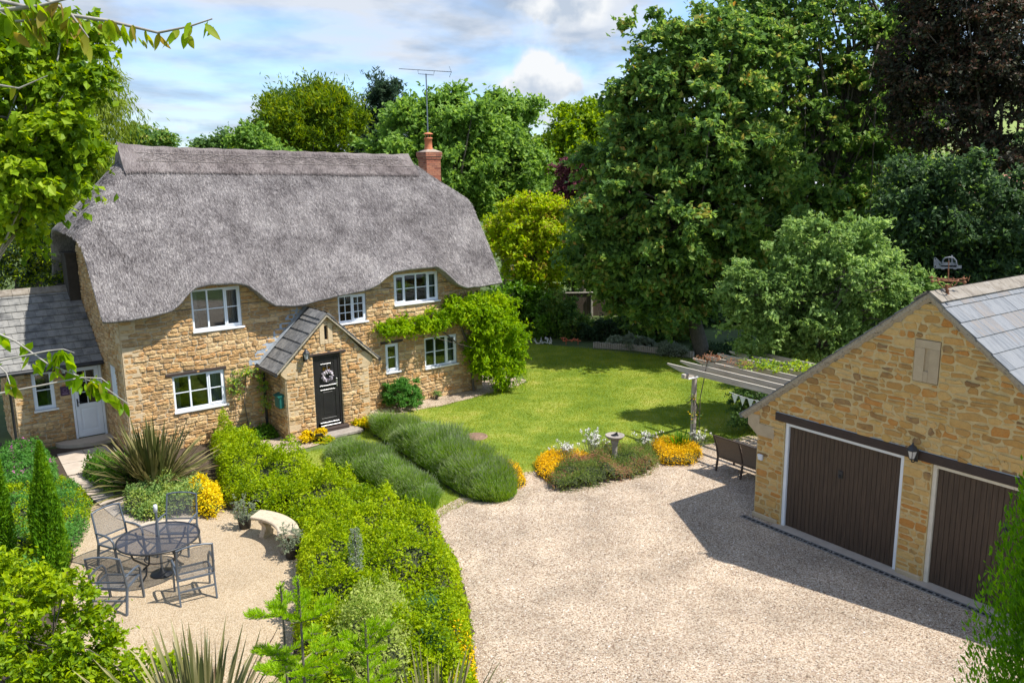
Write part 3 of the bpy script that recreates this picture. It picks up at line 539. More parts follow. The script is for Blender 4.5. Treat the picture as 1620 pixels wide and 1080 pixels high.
# ================= STONE WALLS =================
def stone_wall(mb,ext,z0,zmax,opens,fn,seed,hr=(.09,.16),lr=(.16,.42),gap=.015,pr=.024,ms=0,mm=1,jit=.018,rev=.10,big=.06):
    """coursed rubble: mortar backing (mm) and separate bulging stones (ms). ext(z)->(u0,u1); fn(u,z,out)->point"""
    rng=random.Random(seed); z=z0; row=0
    ph=[rng.uniform(0,6) for _ in range(4)]
    wob=lambda u,zz:.018*math.sin(u*1.7+ph[0]+zz*2)+.012*math.sin(u*4.3+ph[1]+zz*5)
    edges=set()
    while z<zmax-.02:
        h=min(rng.uniform(*hr),zmax-z); z1=z+h; a0,b0=ext(z); a1,b1=ext(z1)
        cuts=sorted({a0,b0}|{c for o in opens for c in (o[0],o[1]) if min(a0,a1)<c<max(b0,b1) and o[2]<z1 and o[3]>z})
        if a1>=b1: break
        for i in range(len(cuts)-1):
            u0,u1=cuts[i],cuts[i+1]; mid=(u0+u1)/2; subs=[(z,z1)]
            for o in opens:
                if o[0]-1e-6<=mid<=o[1]+1e-6:
                    ns=[]
                    for (p,q) in subs:
                        if o[3]<=p or o[2]>=q: ns.append((p,q)); continue
                        if p<o[2]: ns.append((p,o[2]))
                        if q>o[3]: ns.append((o[3],q))
                    subs=ns
            first=(i==0);last=(i==len(cuts)-2)
            for (p,q) in subs:
                if q-p<.004: continue
                ta=(a0+(a1-a0)*(q-z)/h) if first else u0; tb=(b0+(b1-b0)*(q-z)/h) if last else u1
                pa=(a0+(a1-a0)*(p-z)/h) if first else u0; pb=(b0+(b1-b0)*(p-z)/h) if last else u1
                mb.add([fn(pa,p,0),fn(pb,p,0),fn(tb,q,0),fn(ta,q,0)],[(0,1,2,3)],mm)
                if q-p<.035: continue
                s0=max(pa,ta);s1=min(pb,tb); u=s0
                while u<s1-.03:
                    l=rng.uniform(*lr)*(1.3 if rng.random()<big else 1); 
                    if s1-u-l<lr[0]*.6: l=s1-u
                    A_,B_=u+gap/2,min(u+l,s1)-gap/2; P_,Q_=p+gap/2,q-gap/2
                    if B_-A_>.03 and Q_-P_>.02:
                        # occasionally split a stone in two thin ones
                        parts=[(P_,Q_)]
                        if Q_-P_>.12 and rng.random()<.3: m_=P_+(Q_-P_)*rng.uniform(.4,.6); parts=[(P_,m_-gap/2),(m_+gap/2,Q_)]
                        for (c,d) in parts:
                            cu=min(.035,(B_-A_)*.3);cv=min(.03,(d-c)*.35); j=lambda:rng.uniform(-jit,jit)*min(1,(d-c)/.1)
                            r_=lambda:rng.uniform(.35,1.4)
                            ring=[(A_+cu*r_(),c),(B_-cu*r_(),c),(B_,c+cv*r_()),(B_,d-cv*r_()),(B_-cu*r_(),d),((A_+B_)/2+j()*2,d),(A_+cu*r_(),d),(A_,d-cv*r_()),(A_,c+cv*r_())]
                            fl=(c>z0+.05) and not any(abs(c-o[3])<.03 or abs(d-o[2])<.03 for o in opens)
                            ring=[(x+j()*.6,y+(j()+wob(x,y) if fl and abs(A_-s0)>.02 and abs(B_-s1)>.02 else 0)) for x,y in ring]
                            cx=sum(x for x,y in ring)/9;cy=sum(y for x,y in ring)/9; o1=pr*rng.uniform(.5,1.5); tx,ty=rng.uniform(-.012,.012),rng.uniform(-.012,.012)
                            vs=[fn(x,y,.0005) for x,y in ring]+[fn(cx+(x-cx)*.93,cy+(y-cy)*.88,o1*.8) for x,y in ring]+[fn(cx+(x-cx)*.62,cy+(y-cy)*.6,o1*1.15+tx*(x-cx)/.2) for x,y in ring]
                            n=9; fs=[(k,(k+1)%n,n+(k+1)%n,n+k) for k in range(n)]+[(n+k,n+(k+1)%n,2*n+(k+1)%n,2*n+k) for k in range(n)]+[tuple(range(2*n,3*n))]
                            mb.add(vs,fs,ms)
                    u+=l
        z=z1; row+=1
    for o in opens:   # reveals
        u0,u1,p,q=o[:4]; mb.add([fn(u0,p,0),fn(u0,q,0),fn(u0,q,-rev),fn(u0,p,-rev)],[(0,1,2,3)],mm); mb.add([fn(u1,p,0),fn(u1,q,0),fn(u1,q,-rev),fn(u1,p,-rev)],[(3,2,1,0)],mm)
        mb.add([fn(u0,q,0),fn(u1,q,0),fn(u1,q,-rev),fn(u0,q,-rev)],[(0,1,2,3)],mm); mb.add([fn(u0,p,0),fn(u1,p,0),fn(u1,p,-rev),fn(u0,p,-rev)],[(3,2,1,0)],mm)
def quoins(mb,fn,u,dirn,z0,z1,seed,m=2,h=(.24,.34),wl=(.22,.42),pr=.022):
    rng=random.Random(seed); z=z0;k=0
    while z<z1-.08:
        hh=min(rng.uniform(*h),z1-z); l=wl[k%2]*rng.uniform(.9,1.1); a,b=(u,u+dirn*l); a,b=min(a,b),max(a,b); g_=.005
        f=[fn(a+g_,z+g_,pr-.004),fn(b-g_,z+g_,pr-.004),fn(b-g_,z+hh-g_,pr-.004),fn(a+g_,z+hh-g_,pr-.004)]
        i=[fn(a+g_+.008,z+g_+.008,pr),fn(b-g_-.008,z+g_+.008,pr),fn(b-g_-.008,z+hh-g_-.008,pr),fn(a+g_+.008,z+hh-g_-.008,pr)]
        bk_=[fn(a+g_,z+g_,0),fn(b-g_,z+g_,0),fn(b-g_,z+hh-g_,0),fn(a+g_,z+hh-g_,0)]
        mb.add(bk_+f+i,[(q,(q+1)%4,4+(q+1)%4,4+q) for q in range(4)]+[(4+q,4+(q+1)%4,8+(q+1)%4,8+q) for q in range(4)]+[(8,9,10,11)],m); z+=hh;k+=1
# ================= COTTAGE =================
HX,HY,HA=-9.911,21.013,R(37.169)
cottage=empty('cottage',(HX,HY,0),HA,'thatched golden stone cottage with white windows and a gabled front porch','cottage')
def Hw(u,d,z=0): return (HX+u*math.cos(HA)-d*math.sin(HA),HY+u*math.sin(HA)+d*math.cos(HA),z)
HL=11.15; HD=5.6
# eave line of the thatch (lower edge), from left to right
EU=[-.45,.1,.7,1.2,1.45,1.62,1.85,2.3,3.0,3.25,3.5,3.72,3.95,4.57,5.14,6.3,6.8,7.1,7.4,7.7,8.3,9.2,9.45,9.7,9.95,10.3,10.84,11.7]
EZ=[3.70,3.68,3.72,3.80,3.98,4.18,4.33,4.36,4.34,4.24,4.04,3.80,3.64,3.60,3.63,3.74,3.80,3.90,4.10,4.26,4.30,4.28,4.14,3.92,3.70,3.53,3.50,3.54]
def eave(U): return np.interp(U,EU,EZ)
DF=-.48; DR=2.75; DB=6.1; THK=.34
def smin(a,b,k): h=np.clip(.5+.5*(b-a)/k,0,1); return b*(1-h)+a*h-k*h*(1-h)
def roofz(U,D):
    U=np.asarray(U,float);D=np.asarray(D,float)
    Rz=7.93-.030*(U-1.1); e=eave(U)+.06
    t=np.clip((D-DF)/(DR-DF),0,1.0); base=3.70
    zf=base+(Rz-base)*(t+.07*np.sin(pi*t))+(e-base)*(1-t)**3.2
    t2=np.clip((DB-D)/(DB-DR),0,1); zb=base+(Rz-base)*(t2+.07*np.sin(pi*t2))
    z=np.where(D<=DR,zf,zb); z=smin(zf+0*z,zb,.05)
    zl=7.86+(U-1.25)*1.12-.25*np.abs(D-DR)*.25; zr=7.62-(U-10.25)*.80-.25*np.abs(D-DR)*.25
    z=smin(z,zl,.55)+.0; z=smin(z,zr,.55)
    return z
def roof_bounds(D):
    D=np.asarray(D,float); return -.45-.12*np.sin(np.clip((D-DF)/(DB-DF),0,1)*pi),11.70+.05*np.sin(np.clip((D-DF)/(DB-DF),0,1)*pi)
def build_thatch():
    nu,nd=150,70; ds=np.concatenate([np.linspace(DF,DR,nd//2+1),np.linspace(DR,DB,nd//2+1)[1:]]); m=len(ds); us=np.linspace(0,1,nu)
    l,r=roof_bounds(ds); Ug=l[None]+(r-l)[None]*us[:,None]; Dg=np.broadcast_to(ds[None],Ug.shape)
    Pf=np.stack([Ug.ravel(),Dg.ravel()],1); und=(vnoise(Pf,1.3,3)-.5)*.07+(vnoise(Pf,5,4)-.5)*.02
    Z=roofz(Ug,Dg)+und.reshape(Ug.shape)
    V=np.stack([Ug,Dg,Z],2).reshape(-1,3); F=[(i*m+j,(i+1)*m+j,(i+1)*m+j+1,i*m+j+1) for i in range(nu-1) for j in range(m-1)]
    # rim: loops round the edge, rolled under
    loop=[i*m for i in range(nu)]+[(nu-1)*m+j for j in range(1,m)]+[i*m+m-1 for i in range(nu-2,-1,-1)]+[j for j in range(m-2,0,-1)]
    k=len(loop); base=V[loop]; outn=np.zeros((k,3))
    for q,i in enumerate(loop):
        a,b=divmod(i,m); n=np.array([(-1 if a==0 else 0)+(1 if a==nu-1 else 0),(-1 if b==0 else 0)+(1 if b==m-1 else 0),0.0]); outn[q]=n/np.linalg.norm(n)
    allV=[V]; off=len(V); FF=list(F); prev=np.array(loop)
    for (o_,dz) in ((.01,-.035),(-.015,-.065),(-.07,-.085),(-.25,-.075),(-.62,-.05)):
        R_=base+outn*o_+[0,0,dz]
        allV.append(R_); cur=np.arange(off,off+k); off+=k
        for q in range(k): FF.append((prev[q],cur[q],cur[(q+1)%k],prev[(q+1)%k]))
        prev=cur
    V=np.concatenate(allV); o=mesh_arrays('roof',V,np.array(FF),[THATCH,THATCH],cottage,smooth=True); o['label']='grey weathered thatch with eyebrow curves over the upper windows'
    # straw ends combed down the slope
    rng=np.random.default_rng(7); n=210000; D=DF+.05+(DR+.03-DF)*rng.random(n); l,r=roof_bounds(D); U=l+(r-l)*rng.random(n); z=roofz(U,D)+((vnoise(np.stack([U,D],1),1.3,3)-.5)*.07+(vnoise(np.stack([U,D],1),5,4)-.5)*.02)
    e=.03; gu=(roofz(U+e,D)-z)/e; gd=(roofz(U,D+e)-roofz(U,D))/e; gu=(roofz(U+e,D)-roofz(U,D))/e
    nrm=unit(np.stack([-gu,-gd,np.ones(n)],1)); down=unit(np.stack([-gu,-gd,-(gu*gu+gd*gd)],1)); s=unit(np.cross(down,nrm)+rng.normal(0,.25,(n,3))); L_=(.05+.075*rng.random(n))[:,None]
    dirn=unit(down+nrm*rng.uniform(.02,.20,(n,1))+s*rng.normal(0,.16,(n,1))); P=np.stack([U,D,z],1)+nrm*.004; w_=.0075
    V=np.stack([P-s*w_,P+s*w_,P+dirn*L_+s*w_*.6,P+dirn*L_-s*w_*.6],1).reshape(-1,3)
    mesh_arrays('straw_ends',V,np.arange(4*n).reshape(n,4),[THATCH],o)
    # ridge cap
    mb=MB(); nu=60; capw=.66; ends=(1.02,10.22)
    def capb(u,d): uc=min(max(u,2.2),9.3); q=float(roofz(u,DR+d)); return q+max(0,float(roofz(uc,DR+d))-.030*(u-uc)-q)*math.exp(-(d/.30)**2)
    vs=[];pf=[(-capw,-.05),(-capw,.09),(-.45,.09),(-.12,.08),(0,.11),(.12,.08),(.45,.09),(capw,.09),(capw,-.05)]
    for i in range(nu+1):
        t=i/nu
        for (d,l_) in pf:
            f=1-abs(d)/capw; u=ends[0]+(ends[1]-ends[0])*t; ext_=(-.22 if t<.5 else .22)*(1-f)*0
            bulge=.10*math.exp(-(t*(ends[1]-ends[0]))/.35)*f+.05*math.exp(-((1-t)*(ends[1]-ends[0]))/.3)*f
            zz=7.93-.030*(u-1.1); vs.append((u+ext_,DR+d,capb(u,d)+l_+bulge+.012*math.sin(u*9+d*7)))
    k=len(pf); fs=[(i*k+j,(i+1)*k+j,(i+1)*k+j+1,i*k+j+1) for i in range(nu) for j in range(k-1)]+[tuple(range(k))[::-1],tuple(nu*k+j for j in range(k))]
    mb.add(vs,fs,0,False); rc=mb.build('ridge_cap',RIDGE,o)
    lg=MB(); zc=lambda u,d:capb(u,d)+.10
    for d in (-.20,-.42): lg.tube([(u,DR+d,zc(u,d)+.015+.006*math.sin(u*13)) for u in np.linspace(ends[0],ends[1],50)],.008,4)
    u=ends[0]+.1
    while u<ends[1]-.7:
        for (a,b) in ((-.20,-.42),(-.42,-.20)): lg.tube([(u,DR+a,zc(u,a)+.02),(u+.75,DR+b,zc(u+.75,b)+.025)],.006,4)
        u+=.62
    lg.build('hazel_liggers',LIGGER,rc)
    rng=np.random.default_rng(9); n=24000; U=rng.uniform(ends[0],ends[1],n); d=-rng.uniform(0,capw,n); q=roofz(U,DR+d); z=q+np.maximum(0,roofz(np.clip(U,2.2,9.3),DR+d)-.03*(U-np.clip(U,2.2,9.3))-q)*np.exp(-(d/.30)**2)+.085
    nrm=unit(np.stack([np.zeros(n),-np.ones(n)*1.23,np.ones(n)],1)); down=unit(np.stack([np.zeros(n),-np.ones(n),-1.23*np.ones(n)],1)); dirn=unit(down+nrm*rng.uniform(.0,.2,(n,1))+rng.normal(0,.15,(n,3))); P=np.stack([U,DR+d,z],1); s=np.array([[.006,0,0]]); L_=(.05+.07*rng.random(n))[:,None]
    V=np.stack([P-s,P+s,P+dirn*L_+s*.5,P+dirn*L_-s*.5],1).reshape(-1,3); mesh_arrays('ridge_straw',V,np.arange(4*n).reshape(n,4),[RIDGE],rc)
build_thatch()
WIN={'ul':(1.83,3.15,3.14,4.24),'ll':(1.17,2.54,1.04,2.01),'mid':(6.03,6.94,2.84,3.66),'ur':(7.92,9.515,3.20,4.12),'lr':(8.94,10.16,1.04,2.01),'sm':(7.53,7.99,1.12,2.0)}
def walls():
    fr=lambda u,z,o:(u,-o,z); 
    topz=lambda u: float(roofz(u,0.1))-.22
    mb=MB(); ops=list(WIN.values()); stone_wall(mb,lambda z:(0,HL),0,3.75,ops,fr,11)
    # upper bands tucked under the thatch round the two eyebrow windows
    uu=np.linspace(0,HL,600); ee=eave(uu)+.10
    for (a,b,zt) in ((.6,4.6,4.44),(5.6,10.4,4.38)):
        def ext_(z,a=a,b=b):
            q=uu[(ee>=z)&(uu>=a)&(uu<=b)]; return (float(q[0]),float(q[-1])) if len(q) else (0,0)
        stone_wall(mb,ext_,3.75,zt,ops,fr,int(a*10)+3)
    quoins(mb,fr,0,1,0,3.72,5); quoins(mb,fr,HL,-1,0,3.72,6)
    mb.build('front_wall',[STONE,MORTAR,ASHLAR],cottage)
    mb=MB(); sf=lambda s,z,o:(-o,s,z); 
    stone_wall(mb,lambda z:(0,HD) if z<4.0 else (min(2.6,(z-4.0)*1.05),HD-min(2.6,(z-4.0)*1.05)),0,5.55,[(.87,1.66,1.3,2.25)],sf,21,hr=(.07,.13),lr=(.12,.34)); quoins(mb,sf,0,1,0,3.9,8)
    mb.build('gable_wall',[STONE,MORTAR,ASHLAR],cottage)
    mb=MB(); mb.add([(HL,0,0),(HL,HD,0),(HL,HD,3.9),(HL,3.6,5.5),(HL,1.6,5.3),(HL,0,3.7)],[(0,1,2,3,4,5)],0); mb.add([(0,HD,0),(HL,HD,0),(HL,HD,3.9),(0,HD,3.9)],[(3,2,1,0)],0); mb.build('back_wall',[MORTAR],cottage)
walls()
def window(par,name,u0,u1,z0,z1,fn,lights,bars=1,vb=0,rec=.035,curt=True,sill=True,seed=0,wide=None,top=None):
    """casement window: frame, panes, sill; fn(u,z,out)"""
    def fb(mb,a,b,c,d,o0,o1,m=0):
        P=[fn(x,z,o) for o in (o1,o0) for (x,z) in ((a,c),(b,c),(b,d),(a,d))]
        mb.add(P,[(0,1,2,3),(7,6,5,4),(0,4,5,1),(1,5,6,2),(2,6,7,3),(3,7,4,0)],m)
    mb=MB(); f=.055; o=-rec
    fb(mb,u0,u1,z0,z0+f,o-.07,o);fb(mb,u0,u1,z1-f,z1,o-.07,o);fb(mb,u0,u0+f,z0+f,z1-f,o-.07,o);fb(mb,u1-f,u1,z0+f,z1-f,o-.07,o)
    W_=(u1-u0-2*f); ws=wide or [1/lights]*lights; x=u0+f
    for i,q in enumerate(ws):
        a,b=x,x+W_*q; x=b; last=i==len(ws)-1
        if not last: fb(mb,b-.022,b+.022,z0+f,z1-f,o-.065,o-.003)
        a2=a+(.022 if i else 0);b2=b-(0 if last else .022)
        if (last or i==0 and lights>3):   # opening casement stands proud
            fb(mb,a2,b2,z0+f,z0+f+.035,o-.05,o+.012);fb(mb,a2,b2,z1-f-.035,z1-f,o-.05,o+.012);fb(mb,a2,a2+.035,z0+f+.035,z1-f-.035,o-.05,o+.012);fb(mb,b2-.035,b2,z0+f+.035,z1-f-.035,o-.05,o+.012)
        for k in range(1,bars+1): zz=z0+f+(z1-z0-2*f)*k/(bars+1); fb(mb,a2,b2,zz-.011,zz+.011,o-.045,o-.015)
        for k in range(1,vb+1): xx=a2+(b2-a2)*k/(vb+1); fb(mb,xx-.009,xx+.009,z0+f,z1-f,o-.044,o-.016)
    w_=mb.build(name,WHITE,par)
    g_=MB(); fb(g_,u0+f*.6,u1-f*.6,z0+f*.6,z1-f*.6,o-.036,o-.030); g_.build('pane',GLASS,w_)
    if sill: s=MB(); fb(s,u0-.03,u1+.05,z0-.045,z0+.0,-.05,.065); s.build('sill',SILL,w_)
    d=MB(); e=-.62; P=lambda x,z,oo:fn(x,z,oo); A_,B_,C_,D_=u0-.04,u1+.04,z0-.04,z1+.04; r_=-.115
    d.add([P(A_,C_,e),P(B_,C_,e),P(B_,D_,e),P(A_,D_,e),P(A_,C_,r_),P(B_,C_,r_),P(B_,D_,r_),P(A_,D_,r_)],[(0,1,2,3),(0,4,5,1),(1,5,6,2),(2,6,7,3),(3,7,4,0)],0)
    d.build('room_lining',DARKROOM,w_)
    if curt:
        cw=(u1-u0)*.13
        for (a,b) in ((u0+.05,u0+.05+cw),(u1-.05-cw*1.5,u1-.05)):
            n=10; vs=[]; cm=MB()
            for i in range(n+1):
                x=a+(b-a)*i/n; oo=-.22+(.02 if i%2 else -.02); vs+= [P(x,z0+.02,oo),P(x,z1-.02,oo)]
            cm.add(vs,[(2*i,2*i+2,2*i+3,2*i+1) for i in range(n)],0)
            cm.build('curtain',CURTAIN,w_)
    return w_
fr=lambda u,z,o:(u,-o,z)
LAB={'ul':'white three-light window under the left thatch eyebrow','ll':'white three-light window low on the left','mid':'small white window with glazing bars right of the porch roof','ur':'wide white four-light window under the right thatch eyebrow','lr':'white three-light window beside the climber','sm':'narrow white single window right of the porch'}
for k,(a,b,c,d) in WIN.items():
    n={'ul':3,'ll':3,'mid':2,'ur':4,'lr':3,'sm':1}[k]
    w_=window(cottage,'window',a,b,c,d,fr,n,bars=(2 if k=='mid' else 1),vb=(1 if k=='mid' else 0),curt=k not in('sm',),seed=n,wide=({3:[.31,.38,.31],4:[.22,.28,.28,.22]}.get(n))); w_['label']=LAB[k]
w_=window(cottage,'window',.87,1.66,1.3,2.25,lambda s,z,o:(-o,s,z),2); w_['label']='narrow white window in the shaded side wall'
for (a,b,z) in ((1.0,2.6,2.015),(7.36,8.15,2.02)):
    mb=MB(); mb.bbox(a,b,-.045,.05,z,z+.075,.008); mb.build('lintel',LINTEL,cottage)
# chimney
def brickbox(mb,x0,x1,y0,y1,z0,z1,seed,bh=.065,bl=.215,j=.008):
    mb.box(x0+.004,x1-.004,y0+.004,y1-.004,z0,z1,1); rng=random.Random(seed); z=z0;k=0
    while z<z1-.02:
        for (P,L_) in ((lambda s,zz,o:(x0+s,y0-o,zz),x1-x0),(lambda s,zz,o:(x0-o,y0+s,zz),y1-y0),(lambda s,zz,o:(x1+o,y0+s,zz),y1-y0)):
            s=-(bl/2 if k%2 else 0)
            while s<L_-.01:
                a=max(s,0)+j/2;b=min(s+bl,L_)-j/2
                if b-a>.02: 
                    t=min(z+bh,z1)-j/2; oo=.004+rng.uniform(0,.003); mb.add([P(a,z+j/2,oo),P(b,z+j/2,oo),P(b,t,oo),P(a,t,oo),P(a,z+j/2,-.003),P(b,z+j/2,-.003),P(b,t,-.003),P(a,t,-.003)],[(0,1,2,3),(0,4,5,1),(1,5,6,2),(2,6,7,3),(3,7,4,0)],0)
                s+=bl
        z+=bh+.003;k+=1
mb=MB(); CX0,CX1,CY0,CY1=11.08,11.66,3.0,3.55
brickbox(mb,CX0,CX1,CY0,CY1,4.2,7.62,1); brickbox(mb,CX0-.022,CX1+.022,CY0-.022,CY1+.022,7.62,7.70,2); brickbox(mb,CX0-.045,CX1+.045,CY0-.045,CY1+.045,7.70,7.86,3)
mb.add([(CX0-.04,CY0-.04,7.861),(CX1+.04,CY0-.04,7.861),(CX1+.04,CY1+.04,7.861),(CX0-.04,CY1+.04,7.861),(CX0+.2,CY0+.18,7.97),(CX1-.2,CY0+.18,7.97),(CX1-.2,CY1-.18,7.97),(CX0+.2,CY1-.18,7.97)],[(0,1,5,4),(1,2,6,5),(2,3,7,6),(3,0,4,7),(4,5,6,7)],1)
ch=mb.build('chimney',[BRICK,BMORT],cottage)
mb=MB(); cc=((CX0+CX1)/2-.02,(CY0+CY1)/2,7.93); mb.lathe([(.155,0),(.15,.05),(.135,.1),(.13,.36),(.15,.37),(.15,.42),(.11,.42),(.11,.3)],18,cc); 
for q in range(6): a=q*pi/3; mb.tube([(cc[0]+.10*math.cos(a),cc[1]+.10*math.sin(a),cc[2]+.4),(cc[0]+.10*math.cos(a),cc[1]+.10*math.sin(a),cc[2]+.54)],.016,5)
mb.lathe([(.0,.60),(.10,.585),(.17,.55),(.175,.53),(.0,.53)],18,cc); mb.build('chimney_pot',POT,ch)
mb=MB(); mb.box(-.32,-.03,4.2,4.85,0,5.0,0); mb.box(-.35,-.03,4.17,4.88,5.0,5.07,0); mb.build('rear_shade_block',mat('painted_shade_wall',[(.03,.024,.02),(.055,.045,.038)],rough=.95,nscale=6,bump=.3),cottage)  # dark block standing in for the shaded rear wall, shade painted into its colour
# porch
PD=-1.298
def porch():
    fn=lambda u,z,o:(u,PD-o,z); xa,xb,xc=3.755,6.245,5.0
    def ext(z):
        if z<2.0: return (xa,xb)
        k=(z-2.0)/(3.36-2.0)*1.36; return (xa-.07+k*.925,xb+.07-k*.925)
    mb=MB(); slit=(4.945,5.045,2.70,3.09); stone_wall(mb,ext,0,3.32,[(4.56,5.40,0,2.28),(4.80,5.19,2.58,3.16)],fn,31,hr=(.08,.15),lr=(.14,.36)); quoins(mb,fn,xa,1,0,1.75,9,wl=(.20,.34),h=(.2,.3)); quoins(mb,fn,xb,-1,0,1.75,10,wl=(.20,.34),h=(.2,.3))
    # dressed slit surround
    for (a,b,c,d) in ((4.80,4.945,2.58,3.16),(5.045,5.19,2.58,3.16),(4.945,5.045,2.58,2.70),(4.945,5.045,3.09,3.16)):
        mb.bbox(a+.003,b-.003,PD-.024,PD+.06,c+.003,d-.003,.006,2)
    mb.box(4.93,5.06,PD+.07,PD+.1,2.6,3.1,3)
    # kneelers
    for s,x in ((-1,xa),(1,xb)): 
        vs=[(x,1.74),(x-s*-.0+s*-.34*0,1.74)]; pts=[(x-s*.34,1.76),(x,1.76),(x+s*.13,1.90),(x+s*.13,2.02),(x-s*.10,2.22),(x-s*.34,2.16)]
        if s<0: pts=pts[::-1]
        n=len(pts); V=[(px,PD-.028,pz) for px,pz in pts]+[(px,PD+.2,pz) for px,pz in pts]; mb.add(V,[tuple(range(n)),tuple(range(2*n-1,n-1,-1))]+[(i,n+i,n+(i+1)%n,(i+1)%n) for i in range(n)],2)
    sf=lambda s,z,o:(xa-o,s,z); stone_wall(mb,lambda z:(PD,-.02),0,2.0,[],sf,33,hr=(.08,.15),lr=(.14,.34)); quoins(mb,sf,PD,1,0,1.9,12,wl=(.20,.34),h=(.2,.3))
    mb.add([(xb,PD,0),(xb,0,0),(xb,0,2.1),(xb,PD,2.1)],[(0,1,2,3)],1); mb.add([(xa,PD,0),(xa,PD,2),(xa,0,2),(xa,0,0)],[(0,1,2,3)],1)
    mb.build('porch_wall',[STONE,MORTAR,ASHLAR,DARKROOM],cottage)
    # roof: slabs of tile courses, both slopes
    mb=MB(); zr=3.44; ze=2.0; hw=1.52; d0=PD-.13; d1=-.015; th=math.atan2(zr-ze,hw); rows=6; rng=random.Random(5)
    for s in (-1,1):
        L_=math.hypot(hw,zr-ze); 
        for r_ in range(rows):
            a=(r_/rows)*L_; b=((r_+1)/rows)*L_+.03; n=5 if r_%2 else 6; ds=[d0]+[d0+(d1-d0)*(i+(.5 if r_%2 else 0))/5 for i in range(1 if not r_%2 else 0,5)]+[d1]
            ds=sorted(set(round(x,4) for x in ds))
            for i in range(len(ds)-1):
                def pt(t,dd,off):
                    return (xc+s*(t*math.cos(th)+off*math.sin(th)),dd,zr-t*math.sin(th)+off*math.cos(th))
                g_=.004; tl=rng.uniform(0,.006); q=[pt(a,ds[i]+g_,.012),pt(a,ds[i+1]-g_,.012),pt(b,ds[i+1]-g_,.036+tl),pt(b,ds[i]+g_,.036+tl),pt(a,ds[i]+g_,-.004),pt(a,ds[i+1]-g_,-.004),pt(b,ds[i+1]-g_,.008),pt(b,ds[i]+g_,.008)]
                mb.add(q,[(0,1,2,3),(3,2,6,7),(0,3,7,4),(1,5,6,2),(4,7,6,5)],0)
        q=[(xc,d0+.004,zr-.03),(xc,d1,zr-.03),(xc+s*hw,d1,ze-.02),(xc+s*hw,d0+.004,ze-.02)]; mb.add(q+[(x,y,z-.05) for x,y,z in q],[(0,1,2,3),(4,7,6,5),(0,3,7,4),(3,2,6,7),(1,5,6,2)],1)
        mb.tube([(xc+s*(hw+.04),d0-.01,ze-.06),(xc+s*(hw+.04),-.04,ze-.06)],.05,8,2)
        # ridge tiles
        for i in range(4):
            a=d0+(d1-d0)*i/4+.003;b=d0+(d1-d0)*(i+1)/4-.003
            p=lambda t,dd,off:(xc+s*(t*math.cos(th)+off*math.sin(th)),dd,zr-t*math.sin(th)+off*math.cos(th)); mb.add([p(0,a,.05),p(0,b,.05),p(.24,b,.058),p(.24,a,.058),p(.24,b,.03),p(.24,a,.03),p(0,a,.02)],[(0,1,2,3),(3,2,4,5),(0,3,5,6)],0)
    mb.build('porch_roof',[TILEL,VERGE,IRON],cottage)
    mb=MB()
    for i in range(8):  # stepped lead soakers on the left
        t=i/8; x=xc-hw+t*hw-.06; z=ze+t*(zr-ze)+.02; mb.add([(x-.18,-.022,z-.02),(x+.16,-.022,z-.02),(x+.16,-.022,z+.18),(x-.10,-.022,z+.18),(x-.18,-.022,z+.1),(x-.18,-.004,z-.02),(x+.16,-.004,z+.18),(x-.10,-.004,z+.18),(x-.18,-.004,z+.1)],[(0,1,2,3,4),(3,2,6,7),(4,3,7,8),(0,4,8,5)],0)
        p=lambda tt,dd,off:(xc-(tt*math.cos(th)+off*math.sin(th)),dd,zr-tt*math.sin(th)+off*math.cos(th)); a=(1-t)*math.hypot(hw,zr-ze); mb.add([p(a-.26,-.25,.052+.002*i),p(a,-.25,.052+.002*i),p(a,-.02,.052+.002*i),p(a-.26,-.02,.052+.002*i)],[(0,1,2,3)],0)
    mb.build('lead_flashing',LEAD,cottage)
    mb=MB(); mb.bbox(4.42,5.55,PD-.05,PD+.04,2.29,2.35,.008); mb.build('lintel',LINTEL,cottage)
    # door
    mb=MB(); F=PD+.07
    def b(u0,u1,z0,z1,o0,o1,m=0): mb.bbox(u0,u1,F-o1,F-o0,z0,z1,.004,m)
    b(4.575,4.645,.14,2.27,-.05,.03); b(5.325,5.39,.14,2.27,-.05,.03); b(4.645,5.325,2.19,2.27,-.05,.03)
    b(4.65,5.32,.30,2.185,-.03,.0); b(4.65,4.76,.32,2.18,0,.014);b(5.21,5.32,.32,2.18,0,.014);b(4.76,5.21,2.06,2.18,0,.014);b(4.76,5.21,1.30,1.42,0,.014);b(4.76,5.21,.32,.45,0,.014)
    b(4.84,5.13,1.50,2.02,.0,.008); b(4.84,5.13,.55,1.20,.0,.008)
    dr=mb.build('door',DOORB,cottage); dr['label']='black panelled stable door in the porch'
    for q in ((4.74,5.24,F-.05,F-.012,1.385,1.40),(4.76,5.2,F-.03,F-.012,1.262,1.275),(4.70,5.27,F-.05,F-.01,.315,.335),(4.70,5.30,F-.09,F-.03,.235,.26),(4.80,5.12,F-.03,F-.012,2.0,2.012)):
        mb=MB(); mb.bbox(*q,.003,0); mb.build('weather_bar',CHROME,dr)
    mb=MB(); mb.box(4.86,5.10,F-.013,F-.009,1.70,1.93,0); mb.build('pane',GLASS,dr)
    mb=MB(); mb.bbox(5.25,5.285,F-.035,F-.014,1.32,1.56,.004); mb.tube([(5.267,F-.03,1.43),(5.267,F-.08,1.43),(5.16,F-.085,1.43)],.011,6); mb.build('handle',CHROME,dr)
    mb=MB(); mb.bbox(4.5,5.5,PD-.14,PD+.16,.10,.20,.012); mb.build('threshold',LINTEL,cottage)
    mb=MB(); mb.bbox(4.42,5.75,PD-.52,PD-.03,0,.10,.02); mb.bbox(4.42,5.75,PD-.035,PD+.2,0,.095,.0); mb.build('doorstep',DIALST,cottage)
porch()
